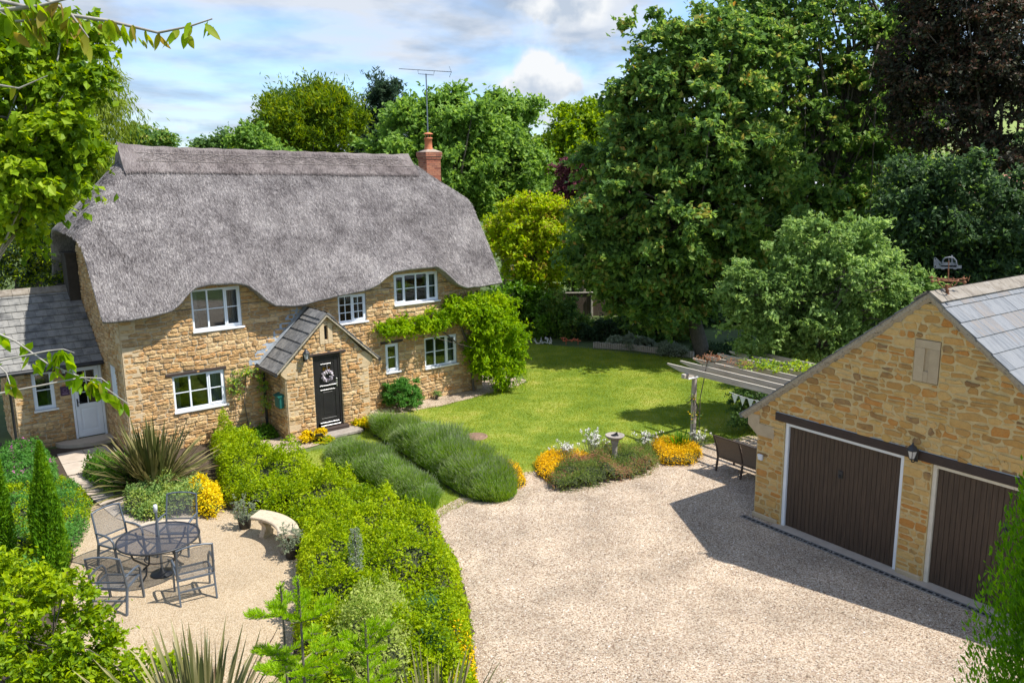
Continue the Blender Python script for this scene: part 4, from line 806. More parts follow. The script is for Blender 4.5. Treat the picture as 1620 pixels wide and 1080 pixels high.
# side extension
def extension():
    E=2.45; fn=lambda u,z,o:(u,E-o,z); mb=MB(); stone_wall(mb,lambda z:(-2.22,-.02),0,2.24,[(-1.77,-1.255,1.07,2.12),(-.86,-.06,0.05,2.17)],fn,41,hr=(.07,.13),lr=(.12,.36)); quoins(mb,fn,-2.22,1,0,2.2,4,wl=(.16,.28))
    sf=lambda s,z,o:(-2.22-o,s,z); stone_wall(mb,lambda z:(E,E+2.5),0,2.2,[],sf,43); mb.build('extension_wall',[STONE,MORTAR,ASHLAR],cottage)
    w_=window(cottage,'window',-1.77,-1.255,1.07,2.12,fn,1); w_['label']='narrow white window in the side extension'
    mb=MB(); rows=11; z0,z1=2.24,4.02; d0,d1=E-.28,E+2.25; u0,u1=-2.55,-.03; rng=random.Random(6); n=Vector((0,-(z1-z0),(d1-d0))).normalized()
    for r_ in range(rows):
        a=r_/rows;b=(r_+1)/rows+.012; k=9; 
        for i in range(k+1):
            x0=u0+(u1-u0)*max(0,(i-(.5 if r_%2 else 0))/k); x1=u0+(u1-u0)*min(1,(i+1-(.5 if r_%2 else 0))/k)
            if x1-x0<.02: continue
            P=lambda t,x,o:(x,d0+(d1-d0)*t+n.y*o,z0+(z1-z0)*t+n.z*o); tl=rng.uniform(0,.005); g_=.003
            mb.add([P(a,x0+g_,.038+tl),P(a,x1-g_,.038+tl),P(b,x1-g_,.012),P(b,x0+g_,.012),P(a,x0+g_,.004),P(a,x1-g_,.004)],[(0,1,2,3),(4,5,1,0)],0)
    mb.add([(u0,d0,z0-.02),(u1,d0,z0-.02),(u1,d1,z1),(u0,d1,z1),(u0,d0,z0-.10),(u1,d0,z0-.10),(u1,d1,z1-.1),(u0,d1,z1-.1)],[(0,1,2,3),(0,4,5,1),(4,7,6,5),(0,3,7,4)],1)
    mb.add([(u0,d1,z1),(u1,d1,z1),(u1,d1+2.3,z1-1.7),(u0,d1+2.3,z1-1.7)],[(0,1,2,3)],0)
    for i in range(6): a=u0+(u1-u0)*i/6+.004;b=u0+(u1-u0)*(i+1)/6-.004; mb.add([(a,d1-.19,z1-.05),(b,d1-.19,z1-.05),(b,d1,z1+.09),(a,d1,z1+.09),(b,d1+.18,z1-.05),(a,d1+.18,z1-.05),(a,d1-.19,z1-.09),(b,d1-.19,z1-.09)],[(0,1,2,3),(3,2,4,5),(6,7,1,0)],2)
    mb.build('extension_roof',[TILE,LINTEL,RIDGET],cottage)
    mb=MB(); mb.tube([(u0,d0-.05,z0-.03),(u1,d0-.05,z0-.03)],.055,8); mb.tube([(-2.3,d0-.05,z0-.05),(-2.3,E-.06,z0-.3),(-2.3,E-.06,.05)],.035,8); mb.build('gutter',IRON,cottage)
    mb=MB(); F=E-.01
    def b(u0,u1,z0,z1,o0,o1): mb.bbox(u0,u1,F-o1,F-o0,z0,z1,.004)
    b(-.86,-.80,.07,2.17,-.06,.0);b(-.12,-.06,.07,2.17,-.06,.0);b(-.80,-.12,2.10,2.17,-.06,.0)
    b(-.79,-.68,.12,2.09,-.05,-.015);b(-.24,-.13,.12,2.09,-.05,-.015);b(-.68,-.24,1.98,2.09,-.05,-.015);b(-.68,-.24,.95,1.06,-.05,-.015);b(-.68,-.24,.12,.30,-.05,-.015);b(-.68,-.24,.3,.95,-.05,-.035); b(-.62,-.30,.36,.89,-.04,-.025)
    b(-.47,-.45,1.06,1.98,-.045,-.02);b(-.68,-.24,1.37,1.39,-.045,-.02);b(-.68,-.24,1.68,1.70,-.045,-.02)
    dr=mb.build('door',WHITE,cottage); dr['label']='white half glazed door in the side extension'
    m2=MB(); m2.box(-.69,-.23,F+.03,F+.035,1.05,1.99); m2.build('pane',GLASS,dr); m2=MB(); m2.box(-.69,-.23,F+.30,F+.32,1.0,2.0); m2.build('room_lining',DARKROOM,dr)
    m2=MB(); m2.bbox(-.75,-.72,F-.005,F+.016,1.0,1.22,.003); m2.tube([(-.735,F,1.13),(-.735,F-.05,1.13),(-.64,F-.055,1.13)],.01,6); m2.build('handle',IRON,dr)
    m2=MB(); n=16; pts=[(-.45+.95*math.cos(pi+pi*i/n),E-.62*math.sin(pi*i/n)*1.0) for i in range(n+1)]; V=[(x,y-.05,0) for x,y in pts]+[(x,y-.05,.11) for x,y in pts]; 
    m2.add(V,[tuple(range(n+1,2*n+2))]+[(i,i+1,n+2+i,n+1+i) for i in range(n)]); m2.build('doorstep',SLAB,cottage)
extension()
def lantern(name,loc,rz,label,s=1.0):
    o=empty(name,loc,rz,label,'wall lantern'); mb=MB()   # wall plane at y=0, lamp hangs towards -y
    mb.bbox(-.035*s,.035*s,-.02,0,-.16*s,.06*s,.006); mb.tube([(0,-.01,-.10*s),(0,-.07*s,-.16*s),(0,-.13*s,-.14*s),(0,-.14*s,-.08*s)],.011*s,6); mb.build('bracket',IRON,o)
    mb=MB(); c=(0,-.14*s,0)
    mb.lathe([(.0,.20*s),(.012*s,.19*s),(.018*s,.165*s),(.03*s,.15*s),(.06*s,.13*s),(.085*s,.085*s),(.10*s,.075*s),(.10*s,.062*s),(.0,.062*s)],6,c,smooth=False); mb.lathe([(.0,-.10*s),(.03*s,-.10*s),(.045*s,-.085*s),(.045*s,-.075*s),(.0,-.075*s)],6,c,smooth=False)
    for q in range(6): a=q*pi/3; mb.tube([(c[0]+.045*s*math.cos(a),c[1]+.045*s*math.sin(a),-.08*s),(c[0]+.085*s*math.cos(a),c[1]+.085*s*math.sin(a),.065*s)],.005*s,4)
    mb.build('cage',IRON,o); mb=MB(); mb.lathe([(.04*s,-.075*s),(.078*s,.06*s)],6,c,smooth=False); mb.build('lamp_glass',LAMPG,o); return o
lantern('wall_lantern',Hw(4.31,PD-.03,2.36),HA,'black lantern on the porch wall, left of the black door',1.1)
lantern('wall_lantern',Hw(-1.0,2.45-.03,2.08),HA,'black lantern between the side window and the white door',.9)
# wreath
rng=np.random.default_rng(3); n=260; a=rng.uniform(0,2*pi,n); rr=.135+rng.normal(0,.022,n); P=np.stack([rr*np.cos(a),-.035+rng.normal(0,.012,n),rr*np.sin(a)],1); V,F=leaves_geo(P,rng,.05,np.tile([[0,-1.,0]],(n,1)),0,.9,0.)
wr=empty('wreath',Hw(4.985,PD+.05,1.66),HA,'pale lilac flower wreath hanging on the black front door','wreath'); mesh_arrays('flowers',V,F,[PUR],wr); mb=MB(); mb.tube([(.135*math.cos(t),-.03,.135*math.sin(t)) for t in np.linspace(0,2*pi,25)],.022,6); mb.tube([(0,-.03,.13),(0,-.02,.34)],.008,4); mb.build('hoop',LIGGER,wr)
# post box, plaque
o=empty('letter_box',Hw(3.755-.03,-1.0,1.13),HA,'dark green letter box on the shaded porch side wall','letter box'); mb=MB(); mb.bbox(-.14,0,-.17,.17,-.20,.14,.02); mb.build('box',GREENBOX,o); mb=MB(); mb.add([(-.17,-.19,.14),(0,-.19,.2),(0,.19,.2),(-.17,.19,.14),(-.17,-.19,.115),(0,-.19,.13),(0,.19,.13),(-.17,.19,.115)],[(0,1,2,3),(7,6,5,4),(0,4,5,1),(2,6,7,3),(3,7,4,0)]); mb.build('lid',GREENBOX,o)
o=empty('wall_plaque',Hw(-1.01,2.43,1.50),HA,'small dark purple plaque beside the white side door','plaque'); mb=MB(); mb.bbox(-.11,.11,-.02,0,-.13,.13,.008); mb.build('plate',PURPLE,o); mb=MB(); mb.tube([(.05*math.cos(t),-.023,.02+.05*math.sin(t)) for t in np.linspace(0,2*pi,13)],.006,4); mb.box(-.07,.07,-.0225,-.0205,-.09,-.06); mb.build('emblem',mat('plaque_mark',[(.22,.14,.22)]),o)
# tv aerial
o=empty('tv_aerial',Hw(11.33,3.35,7.0),0,'tv aerial with a long boom on a tall mast strapped to the chimney','tv aerial'); b0=Vector(Hw(11.33,3.35,7.0)); Ya=b0.y
pm=lambda u,v:Vector(at(u,v,Ya))-b0
mb=MB(); top=pm(674,117); bot=pm(677.5,232); mb.tube([bot+(bot-top)*.3,top],.022,7); mb.build('mast',STEEL,o)
mb=MB(); a=pm(631,109);b=pm(714,114); mb.tube([a,b],.012,5); c1=pm(661,110.5);c2=pm(687,112.5);e1=pm(662,117);e2=pm(686,119); mb.tube([c1,e1,e2,c2],.010,5); mb.build('boom',STEEL,o)
mb=MB(); t=(b-a).normalized(); s=t.cross(Vector((0,0,1))).normalized(); 
for i in range(20): p=a.lerp(b,(i+.4)/21); mb.tube([p-s*(.07+.003*i),p+s*(.07+.003*i)],.005,4)
for k in (-1,1):
    for q in range(3): p=b+Vector((0,0,k*.05*q*1.6))-t*.03*q; mb.tube([p-s*.22,p+s*.22],.006,4)
mb.tube([b-Vector((0,0,.18))-t*.07,b,b+Vector((0,0,.18))-t*.07],.008,4); mb.build('elements',STEEL,o)
# ================= GARAGE =================
GX,GY,GA=5.092,16.883,R(-54.872)
def Gw(u,d,z=0): return (GX+u*math.cos(GA)-d*math.sin(GA),GY+u*math.sin(GA)+d*math.cos(GA),z)
garage=empty('garage',(GX,GY,0),GA,'golden stone double garage with brown boarded doors and a slate roof','garage')
def build_garage():
    W_=6.83; AP=3.416; ZA=5.06; ZE=2.22; fn=lambda u,z,o:(u,-o,z); DL=8.0
    sl=(ZA-ZE)/(AP+.20)
    def ext(z):
        if z<1.98: return (0,W_)
        if z<2.24: k=(z-1.98)/.26; return (-.24*min(1,k),W_+.24*min(1,k))
        k=(z-2.24)/sl; return (-.24+k,W_+.24-k)
    mb=MB(); ops=[(.66,3.19,0,2.22),(3.70,6.23,0,2.22),(3.21,3.67,3.60,4.35)]
    stone_wall(mb,ext,0,4.98,ops,fn,77,hr=(.08,.18),lr=(.12,.40),gap=.027,pr=.016,jit=.028,big=.14)
    # dressed panel with a recessed slit
    for (a,b,c,d) in ((3.22,3.40,3.61,4.20),(3.48,3.66,3.61,4.20),(3.22,3.66,4.20,4.34),(3.40,3.48,3.61,3.80)):
        mb.bbox(a+.0015,b-.0015,-.014,.05,c+.0015,d-.0015,.002,2)
    mb.box(3.39,3.49,.012,.05,3.7,4.25,2)
    for s,x in ((1,0),(-1,W_)):
        pts=[(x+s*.42,1.80),(x+s*.002,1.80),(x-s*.24,1.98),(x-s*.24,2.22),(x+s*.05,2.22),(x+s*.05,2.05),(x+s*.42,2.05)]
        if s<0: pts=pts[::-1]
        n=len(pts); V=[(px,-.026,pz) for px,pz in pts]+[(px,.2,pz) for px,pz in pts]; mb.add(V,[tuple(range(n)),tuple(range(2*n-1,n-1,-1))]+[(i,n+i,n+(i+1)%n,(i+1)%n) for i in range(n)],2)
    mb.build('gable_wall',[GSTONE,GMORTAR,GASHLAR],garage)
    mb=MB(); mb.add([(0,0,0),(0,DL,0),(0,DL,2.2),(0,0,2.2)],[(0,1,2,3)],0); mb.build('side_wall',mat('garage_side_stone',[(.3,.19,.08),(.45,.3,.13)],rough=.9,nscale=5,bump=.6,bscale=12),garage)
    mb=MB(); mb.add([(W_,0,0),(W_,DL,0),(W_,DL,2.2),(W_,0,2.2)],[(0,1,2,3)],0); mb.add([(0,DL,0),(W_,DL,0),(W_,DL,2.2),(AP,DL,4.9),(0,DL,2.2)],[(0,1,2,3,4)],0); mb.build('rear_wall',GMORTAR,garage)
    # plinth
    for (a,b) in ((-.03,.60),(3.22,3.67),(6.26,W_+.03)): mb=MB(); mb.bbox(a,b,-.045,.02,0,.11,.02); mb.build('plinth',GASHLAR,garage)
    # roof
    th=math.atan(sl); SL=(AP+.42)/math.cos(th); rng=random.Random(12)
    P=lambda s,t,d,o:(AP+s*(t*math.cos(th)+o*math.sin(th)),d,ZA+.10-t*math.sin(th)+o*math.cos(th))
    for s in (-1,1):
        mb=MB(); rows=14; d0,d1=-.09,DL+.1
        for r_ in range(rows):
            a=r_/rows*SL; b=(r_+1)/rows*SL+.02; d=d0-(0 if r_%2 else .21)
            while d<d1:
                e=d+rng.choice([.38,.40,.42]); x0,x1=max(d,d0),min(e,d1); d=e
                if x1-x0<.05: continue
                tl=rng.uniform(0,.006); g_=.003
                mb.add([P(s,a,x0+g_,.010),P(s,a,x1-g_,.010),P(s,b,x1-g_,.026+tl),P(s,b,x0+g_,.026+tl),P(s,b,x0+g_,.004),P(s,b,x1-g_,.004),P(s,a,x0+g_,-.006)],[(0,1,2,3),(3,2,5,4),(0,3,4,6)],0)
        mb.add([P(s,0,d0+.03,0),P(s,0,d1,0),P(s,SL-.02,d1,0),P(s,SL-.02,d0+.03,0),P(s,0,d0+.03,-.05),P(s,0,d1,-.05),P(s,SL-.02,d1,-.05),P(s,SL-.02,d0+.03,-.05)],[(0,1,2,3),(4,7,6,5),(0,3,7,4),(3,2,6,7),(1,5,6,2)],1)
        r_=mb.build('roof_slope',[SLATE,VERGE],garage)
    # verges: mortar strip under the slates
    mb=MB()
    for s in (-1,1):
        n=40; vs=[]
        for i in range(n+1):
            t=i/n*(SL-.03); j=rng.uniform(-.008,.008); vs+=[P(s,t,-.075,.0),P(s,t,-.07,-.06+j),P(s,t,-.01,-.13+j*2),P(s,t,-.01,0)]
        mb.add(vs,[(4*i+k,4*i+k+1,4*i+k+5,4*i+k+4) for i in range(n) for k in range(3)],0)
    mb.build('verge',VERGE,garage)
    mb=MB()
    for i in range(18):
        a=-.11+i*.46;b=a+.452
        for s in (-1,1): mb.add([P(s,0,a,.045),P(s,0,b,.045),P(s,.27,b,.062),P(s,.27,a,.062),P(s,.27,b,.03),P(s,.27,a,.03),P(s,0,a,.01)],[(0,1,2,3),(3,2,4,5),(0,3,5,6)],0)
    mb.build('ridge_tiles',RIDGET,garage)
    mb=MB()
    for x in (-.40,W_+.40):
        mb.tube([(x,-.06,2.13),(x,DL,2.13)],.055,8)
    mb.build('gutter',STEEL,garage)
    mb=MB(); mb.bbox(.44,6.45,-.04,.06,2.225,2.39,.01); mb.build('lintel',LINTEL,garage)
    mb=MB(); mb.box(.44,6.45,-.02,.02,2.392,2.405); mb.build('lintel_flashing',LEAD,garage)
    for k,(a,b) in enumerate(((.66,3.19),(3.70,6.23))):
        mb=MB(); mb.bbox(a,a+.075,.03,.12,0.0,2.22,.006);mb.bbox(b-.075,b,.03,.12,0.0,2.22,.006);mb.bbox(a+.075,b-.075,.03,.12,2.15,2.22,.006); 
        d=MB(); x=a+.08; n=26; w_=(b-a-.16)/n; rr=random.Random(k)
        for i in range(n):
            o=rr.uniform(0,.002); d.bbox(x+i*w_+.002,x+(i+1)*w_-.002,.075+o,.095,.03,2.145,.005)
        d.box(a+.076,b-.076,.096,.12,.02,2.148)
        dd=d.build('garage_door',BDOOR,garage); mb.build('door_frame',[CREAM if k else WHITE],dd)
        if k==0: dd['label']='brown boarded up-and-over door with a small metal handle'
        h=MB(); h.bbox((a+b)/2-.05,(a+b)/2+.05,.055,.075,1.40,1.55,.006); h.tube([((a+b)/2,.06,1.47),((a+b)/2,.03,1.47),((a+b)/2,.02,1.41)],.012,6); h.build('handle',IRON,dd)
    mb=MB(); mb.bbox(.55,6.4,-.16,.10,.0,.022,.008); 
    mb.build('door_sill',SLAB,garage)
    mb=MB(); 
    for i in range(60): a=-.1+i*.115; mb.box(a,a+.02,-.30,-.19,.010,.026)
    mb.box(-.12,6.9,-.31,-.295,.009,.028); mb.box(-.12,6.9,-.195,-.18,.009,.028); mb.box(-.1,6.9,-.295,-.195,.0085,.0095,1)
    mb.build('drain_channel',[mat('drain_grating',[(.14,.135,.13),(.24,.23,.22)],rough=.8,nscale=6),DARKROOM],garage)
build_garage()
lantern('wall_lantern',Gw(3.43,-.045,2.36),GA,'black lantern on the garage wall between the two brown doors',1.05)
o=empty('socket_box',Gw(.14,-.02,1.35),GA,'small grey outdoor socket box on the garage corner pier','socket box'); mb=MB(); mb.bbox(-.055,.055,-.06,0,-.06,.06,.012); mb.build('box',PLASTIC,o); mb=MB(); mb.bbox(-.06,.06,-.068,-.03,.0,.065,.01); mb.build('lid',PLASTIC,o)
# weathervane
def vane():
    bx=Vector(Gw(3.416,.12,5.20)); o=empty('weathervane',tuple(bx),0,'rusty weathervane with a vintage car silhouette on the garage ridge','weathervane'); Y=bx.y; q=lambda u,v:Vector(at(u,v,Y))-bx
    z=lambda x,y:q(1440+x/9,400+y/9)
    mb=MB(); mb.tube([z(535,600),z(520,520),z(515,450)],[.03,.022,.03],6); 
    for a in ([z(520,500),z(450,480),z(400,420),z(390,350)],[z(520,500),z(570,460),z(600,430),z(615,350)],[z(525,500),z(600,480),z(655,440),z(680,360)]): mb.tube(a,.013,5)
    mb.tube([z(525,540),z(540,520)],.03,6); mb.build('bracket',RUST,o)
    mb=MB(); c=z(535,385); mb.tube([c+Vector((.16*math.cos(t),.16*math.sin(t),0)) for t in np.linspace(0,2*pi,21)],.013,5)
    for a in (.35,.35+pi/2): mb.tube([c-Vector((math.cos(a),math.sin(a),0))*.34,c+Vector((math.cos(a),math.sin(a),0))*.40],.009,5)
    for a in range(4): t=.35+a*pi/2; p=c+Vector((math.cos(t),math.sin(t),0))*.34; mb.ellip(p,(.03,.03,.03),8); 
    mb.build('compass_arms',RUST,o)
    # compass letter W at one end
    mb=MB(); p=c+Vector((math.cos(.35),math.sin(.35),0))*.42; mb.tube([p+Vector((-.05,0,.05)),p+Vector((-.03,0,-.05)),p+Vector((0,0,.02)),p+Vector((.03,0,-.05)),p+Vector((.05,0,.05))],.007,4); mb.build('letter_w',RUST,o)
    mb=MB(); mb.tube([z(540,380),z(548,110)],.010,6); mb.build('spindle',RUST,o)
    # vintage car plate, a thin sheet metal silhouette
    out=[(345,205),(350,70),(372,72),(430,140),(455,130),(470,90),(500,68),(560,62),(600,70),(640,95),(655,130),(655,165),(700,172),(730,195),(700,212),(640,200),(600,196),(520,196),(470,190),(400,212)]
    P_=[z(*p) for p in out]; n=len(P_); dy=Vector((0,.008,0)); mb=MB()
    hole=[(478,140),(490,100),(540,88),(545,140)]
    mb.bar(z(345,200),z(730,200),.012,.05); mb.bar(z(350,72),z(348,210),.012,.03); mb.bar(z(352,72),z(435,150),.012,.03); mb.bar(z(430,165),z(660,172),.012,.075)
    mb.tube([z(455,150),z(470,95),z(500,70),z(560,62),z(615,72),z(650,110),z(655,150)],.014,5); mb.tube([z(550,65),z(550,150)],.009,5); mb.bar(z(390,120),z(392,205),.010,.05); mb.bar(z(365,90),z(366,200),.008,.045)
    mb.ellip(z(590,55),(.022,.008,.026),8); mb.bar(z(590,75),z(600,140),.010,.03); 
    for cx_ in (470,640):
        cc=z(cx_,195); mb.tube([cc+Vector((.045*math.cos(t),0,.045*math.sin(t))) for t in np.linspace(0,2*pi,17)],.008,4); mb.tube([cc-Vector((.045,0,0)),cc+Vector((.045,0,0))],.004,4); mb.tube([cc-Vector((0,0,.045)),cc+Vector((0,0,.045))],.004,4)
    mb.build('car_silhouette',VANE,o)
vane()
# ================= PERGOLA =================
def pergola():
    o=empty('pergola',Gw(-4.24,2.69),GA,'weathered grey timber pergola against the garage side','pergola'); org=Vector((-4.24,2.69,0))
    for k in range(7):
        d=2.40+k*.50-2.69; u0=-.72+k*.0; u1=4.22; mb=MB(); z0,z1=1.92,2.07; y0,y1=d-.024,d+.024
        V=[(u0,y0,z1-.035),(u0+.5,y0,z0),(u1,y0,z0),(u1,y0,z1),(u0,y0,z1),(u0,y1,z1-.035),(u0+.5,y1,z0),(u1,y1,z0),(u1,y1,z1),(u0,y1,z1)]
        mb.add(V,[(0,1,2,3,4),(9,8,7,6,5),(0,5,6,1),(1,6,7,2),(3,8,9,4),(4,9,5,0),(2,7,8,3)]); mb.build('rafter',WOOD,o)
    mb=MB(); mb.bbox(-.06,.06,-.45,3.1,1.80,1.918,.01); mb.build('beam',WOOD,o)
    for d in (0,2.75):
        mb=MB(); n=10; 
        mb.tube([(0,d,-.02),(.01,d,.6),(-.008,d,1.2),(0,d,1.80)],[.085,.075,.072,.07],n); mb.build('post',POST,o)
    mb=MB(); mb.bbox(4.13,4.22,-.45,3.1,1.80,1.918,.01); mb.build('wall_plate',WOOD,o)
    mb=MB(); mb.bbox(-.075,.075,-.3,.32,1.76,1.80,.008); mb.build('post_cap',WHITE,o)
pergola()
rng=np.random.default_rng(5)
# climber on the pergola
def blob_leaf(name,label,cat,centers,leafm,n,size,seed=1,extra=None,stems=None,group=None,droop=.2,aspect=.55,clump=.18,flat=.8,upb=.6):
    """leaf mass round given world ellipsoids; origin at the first centre"""
    rng=np.random.default_rng(seed); c0=np.array(centers[0][0]); o=empty(name,(c0[0],c0[1],0),0,label,cat,group); off=np.array([c0[0],c0[1],0])
    P,O,C=crown_pts([(tuple(np.array(c)-off),r) for c,r in centers],n,rng,clump,.3,flat=flat)
    V,F=leaves_geo(P,rng,size,O,droop,aspect,upb); mats=[leafm]; mi=None
    if extra: mats.append(extra[0]); mi=(rng.random(len(F))<extra[1]).astype(int)
    mesh_arrays('foliage',V,F,mats,o,midx=mi)
    if stems is not None:
        mb=MB()
        for s in stems: mb.tube([tuple(np.array(p)-off) for p in s[0]],s[1],6)
        for i in rng.choice(len(C),min(12,len(C)),replace=False):
            s=stems[rng.integers(len(stems))][0]; mb.tube([tuple(np.array(s[-1])-off),tuple(C[i])],.008,4)
        mb.build('stems',BARK,o)
    return o
blob_leaf('climbing_plant','yellow green climber spilling over the pergola rafters','climber',[(Gw(-2.6,4.3,2.15),(.75,.55,.17)),(Gw(-3.2,3.8,2.15),(.5,.4,.13)),(Gw(-1.9,4.7,2.12),(.6,.4,.13))],L_PALE,2600,.07,seed=31,extra=(L_YEL,.5),stems=[([Gw(-4.1,5.3,0),Gw(-4.1,5.3,1.9),Gw(-3.2,4.4,2.12)],.02)],clump=.12)
blob_leaf('climbing_plant','bare pinkish twiggy climber at the pergola rafter ends','climber',[(Gw(-4.0,3.0,2.3),(.45,.3,.16)),(Gw(-3.3,3.3,2.25),(.4,.3,.14))],L_HEATHR,500,.045,seed=32,stems=[([Gw(-4.12,2.8,0),Gw(-4.12,2.8,1.2),Gw(-4.0,2.9,2.2)],.012)],clump=.10)
blob_leaf('climbing_rose','thin rose with yellow and orange blooms on the pergola post','climber',[(Gw(-4.1,2.5,1.25),(.14,.12,.14)),(Gw(-4.35,2.55,1.1),(.08,.08,.08)),(Gw(-3.9,2.4,.8),(.2,.1,.2))],L_PALE,130,.05,seed=33,extra=(L_SEDUM,.3),stems=[([Gw(-4.12,2.58,0),Gw(-4.14,2.56,.6),Gw(-4.12,2.55,1.3)],.008)],clump=.06)
# bunting
o=empty('bunting',Gw(-2.6,2.15,1.78),GA,'string of pale green and white bunting flags below the pergola','bunting'); mb=MB(); mb.tube([(0.0,0,.02),(.6,0,-.02),(1.2,0,.0),(1.75,0,-.04)],.006,4); mb.build('string',WIREW,o)
for i in range(7):
    a=.08+i*.24; mb=MB(); mb.add([(a,0,-.01),(a+.19,0,-.01),(a+.095,.01,-.24),(a,.003,-.01),(a+.19,.003,-.01),(a+.095,.013,-.24)],[(0,1,2),(5,4,3),(0,3,4,1),(1,4,5,2),(2,5,3,0)]); mb.build('flag',BUNT,o)
# ================= GARDEN FURNITURE =================
def make_chair():
    o=empty('garden_chair',(0,0,0),0); W_=.30
    def back(y,t): return y
    mb=MB(); 
    for s in (-1,1):
        mb.bar((s*W_,-.30,0),(s*W_,-.20,.46),.028,.05,upv=(0,1,0)); 
        mb.tube([(s*W_,-.20,.44),(s*(W_+.0),-.24,.66),(s*(W_-.01),-.33,1.04)],[.021,.021,.018],6)
    mb.tube([(-W_+.01,-.33,1.03),(-.16,-.335,1.06),(0,-.335,1.07),(.16,-.335,1.06),(W_-.01,-.33,1.03)],.018,6); mb.bar((-W_,-.225,.56),(W_,-.225,.56),.03,.02)
    mb.build('back_frame',CHAIRM,o)
    mb=MB(); 
    for s in (-1,1): mb.bar((s*(W_-.01),-.22,.44),(s*(W_-.01),.26,.46),.028,.03)
    mb.bar((-W_,.27,.455),(W_,.27,.455),.03,.03); mb.bar((-W_,-.22,.44),(W_,-.22,.44),.03,.03); mb.bar((-W_,-.255,.24),(W_,-.255,.24),.022,.03); mb.build('seat_frame',CHAIRM,o)
    for s in (-1,1):
        mb=MB(); mb.bar((s*W_,.33,0),(s*W_,.28,.46),.03,.045,upv=(0,1,0)); mb.tube([(s*W_,.28,.45),(s*(W_+.01),.27,.58),(s*(W_+.02),.20,.66),(s*(W_+.02),.05,.68),(s*(W_+.01),-.25,.67)],[.02,.02,.022,.022,.018],6); mb.build('arm_and_leg',CHAIRM,o)
    mb=MB(); n=6; V=[]
    for i in range(n+1): t=i/n; z=.45-.03*math.sin(pi*t); V+=[(-W_+.02,-.21+.47*t,z),(W_-.02,-.21+.47*t,z)]
    mb.add(V,[(2*i,2*i+1,2*i+3,2*i+2) for i in range(n)]); mb.build('seat_sling',SLING,o)
    mb=MB(); V=[]
    for i in range(n+1): t=i/n; V+=[(-W_+.02,-.225-.105*t-.02*math.sin(pi*t),.57+.46*t),(W_-.02,-.225-.105*t-.02*math.sin(pi*t),.57+.46*t)]
    mb.add(V,[(2*i,2*i+1,2*i+3,2*i+2) for i in range(n)]); mb.build('back_sling',SLING,o)
    return o
ch0=make_chair(); SEATS=[((-7.50,15.02),-120,'blue grey mesh chair on the path side of the table, facing the stone bench'),((-6.60,15.55),180,'blue grey metal mesh chair beyond the round table, nearest the stone bench'),((-6.82,13.35),-2,'blue grey mesh chair seen from behind, nearest the slim cypresses'),((-5.62,13.72),30,'blue grey metal mesh chair seen from behind, right of the table pole')]
for i,((x,y),a,lb) in enumerate(SEATS):
    c=ch0 if i==0 else copy_tree(ch0); c.location=(x,y,.008); c.rotation_euler=(0,0,R(a)); tag(c,lb,'chair','chairs round the patio table')
def table():
    o=empty('garden_table',(-6.52,14.48,.008),0,'round dark metal mesh table with a closed pole in its centre','table'); r=.71; z=.74
    mb=MB(); n=40; mb.tube([(r*math.cos(2*pi*i/n),r*math.sin(2*pi*i/n),z) for i in range(n+1)],.018,6); mb.bar((-r,-.05,z-.01),(r,.05,z-.01),.03,.015); mb.build('rim',IRON,o)
    mb=MB(); mb.add([(r*math.cos(2*pi*i/n),r*math.sin(2*pi*i/n),z+.004) for i in range(n)],[tuple(range(n))]); mb.build('tabletop',TMESH,o)
    for k in range(4):
        a=pi/4+k*pi/2+.3; c,s=math.cos(a),math.sin(a); mb=MB(); mb.tube([(c*.62,s*.62,z-.02),(c*.55,s*.55,.55),(c*.30,s*.30,.33),(c*.33,s*.33,.15),(c*.50,s*.50,.0)],.018,6); mb.build('leg',IRON,o)
    mb=MB(); mb.tube([(.27*math.cos(2*pi*i/20),.27*math.sin(2*pi*i/20),.36) for i in range(21)],.012,5); mb.build('stretcher_ring',IRON,o)
table()
o=empty('umbrella_pole',(-6.54,14.55,.008),0,'short grey parasol pole with a white cap standing through the round table','parasol pole'); mb=MB(); mb.tube([(0,0,0),(0,0,.3),(-.01,0,1.22)],.024,8); mb.build('pole',STEEL,o); mb=MB(); mb.lathe([(.0,1.36),(.03,1.355),(.038,1.33),(.034,1.21),(.0,1.21)],10,(-.01,0,0)); mb.build('cap',PLASTIC,o); mb=MB(); mb.lathe([(0,.12),(.03,.12),(.05,.06),(.20,.03),(.22,0),(0,0)],16); mb.build('base',IRON,o)
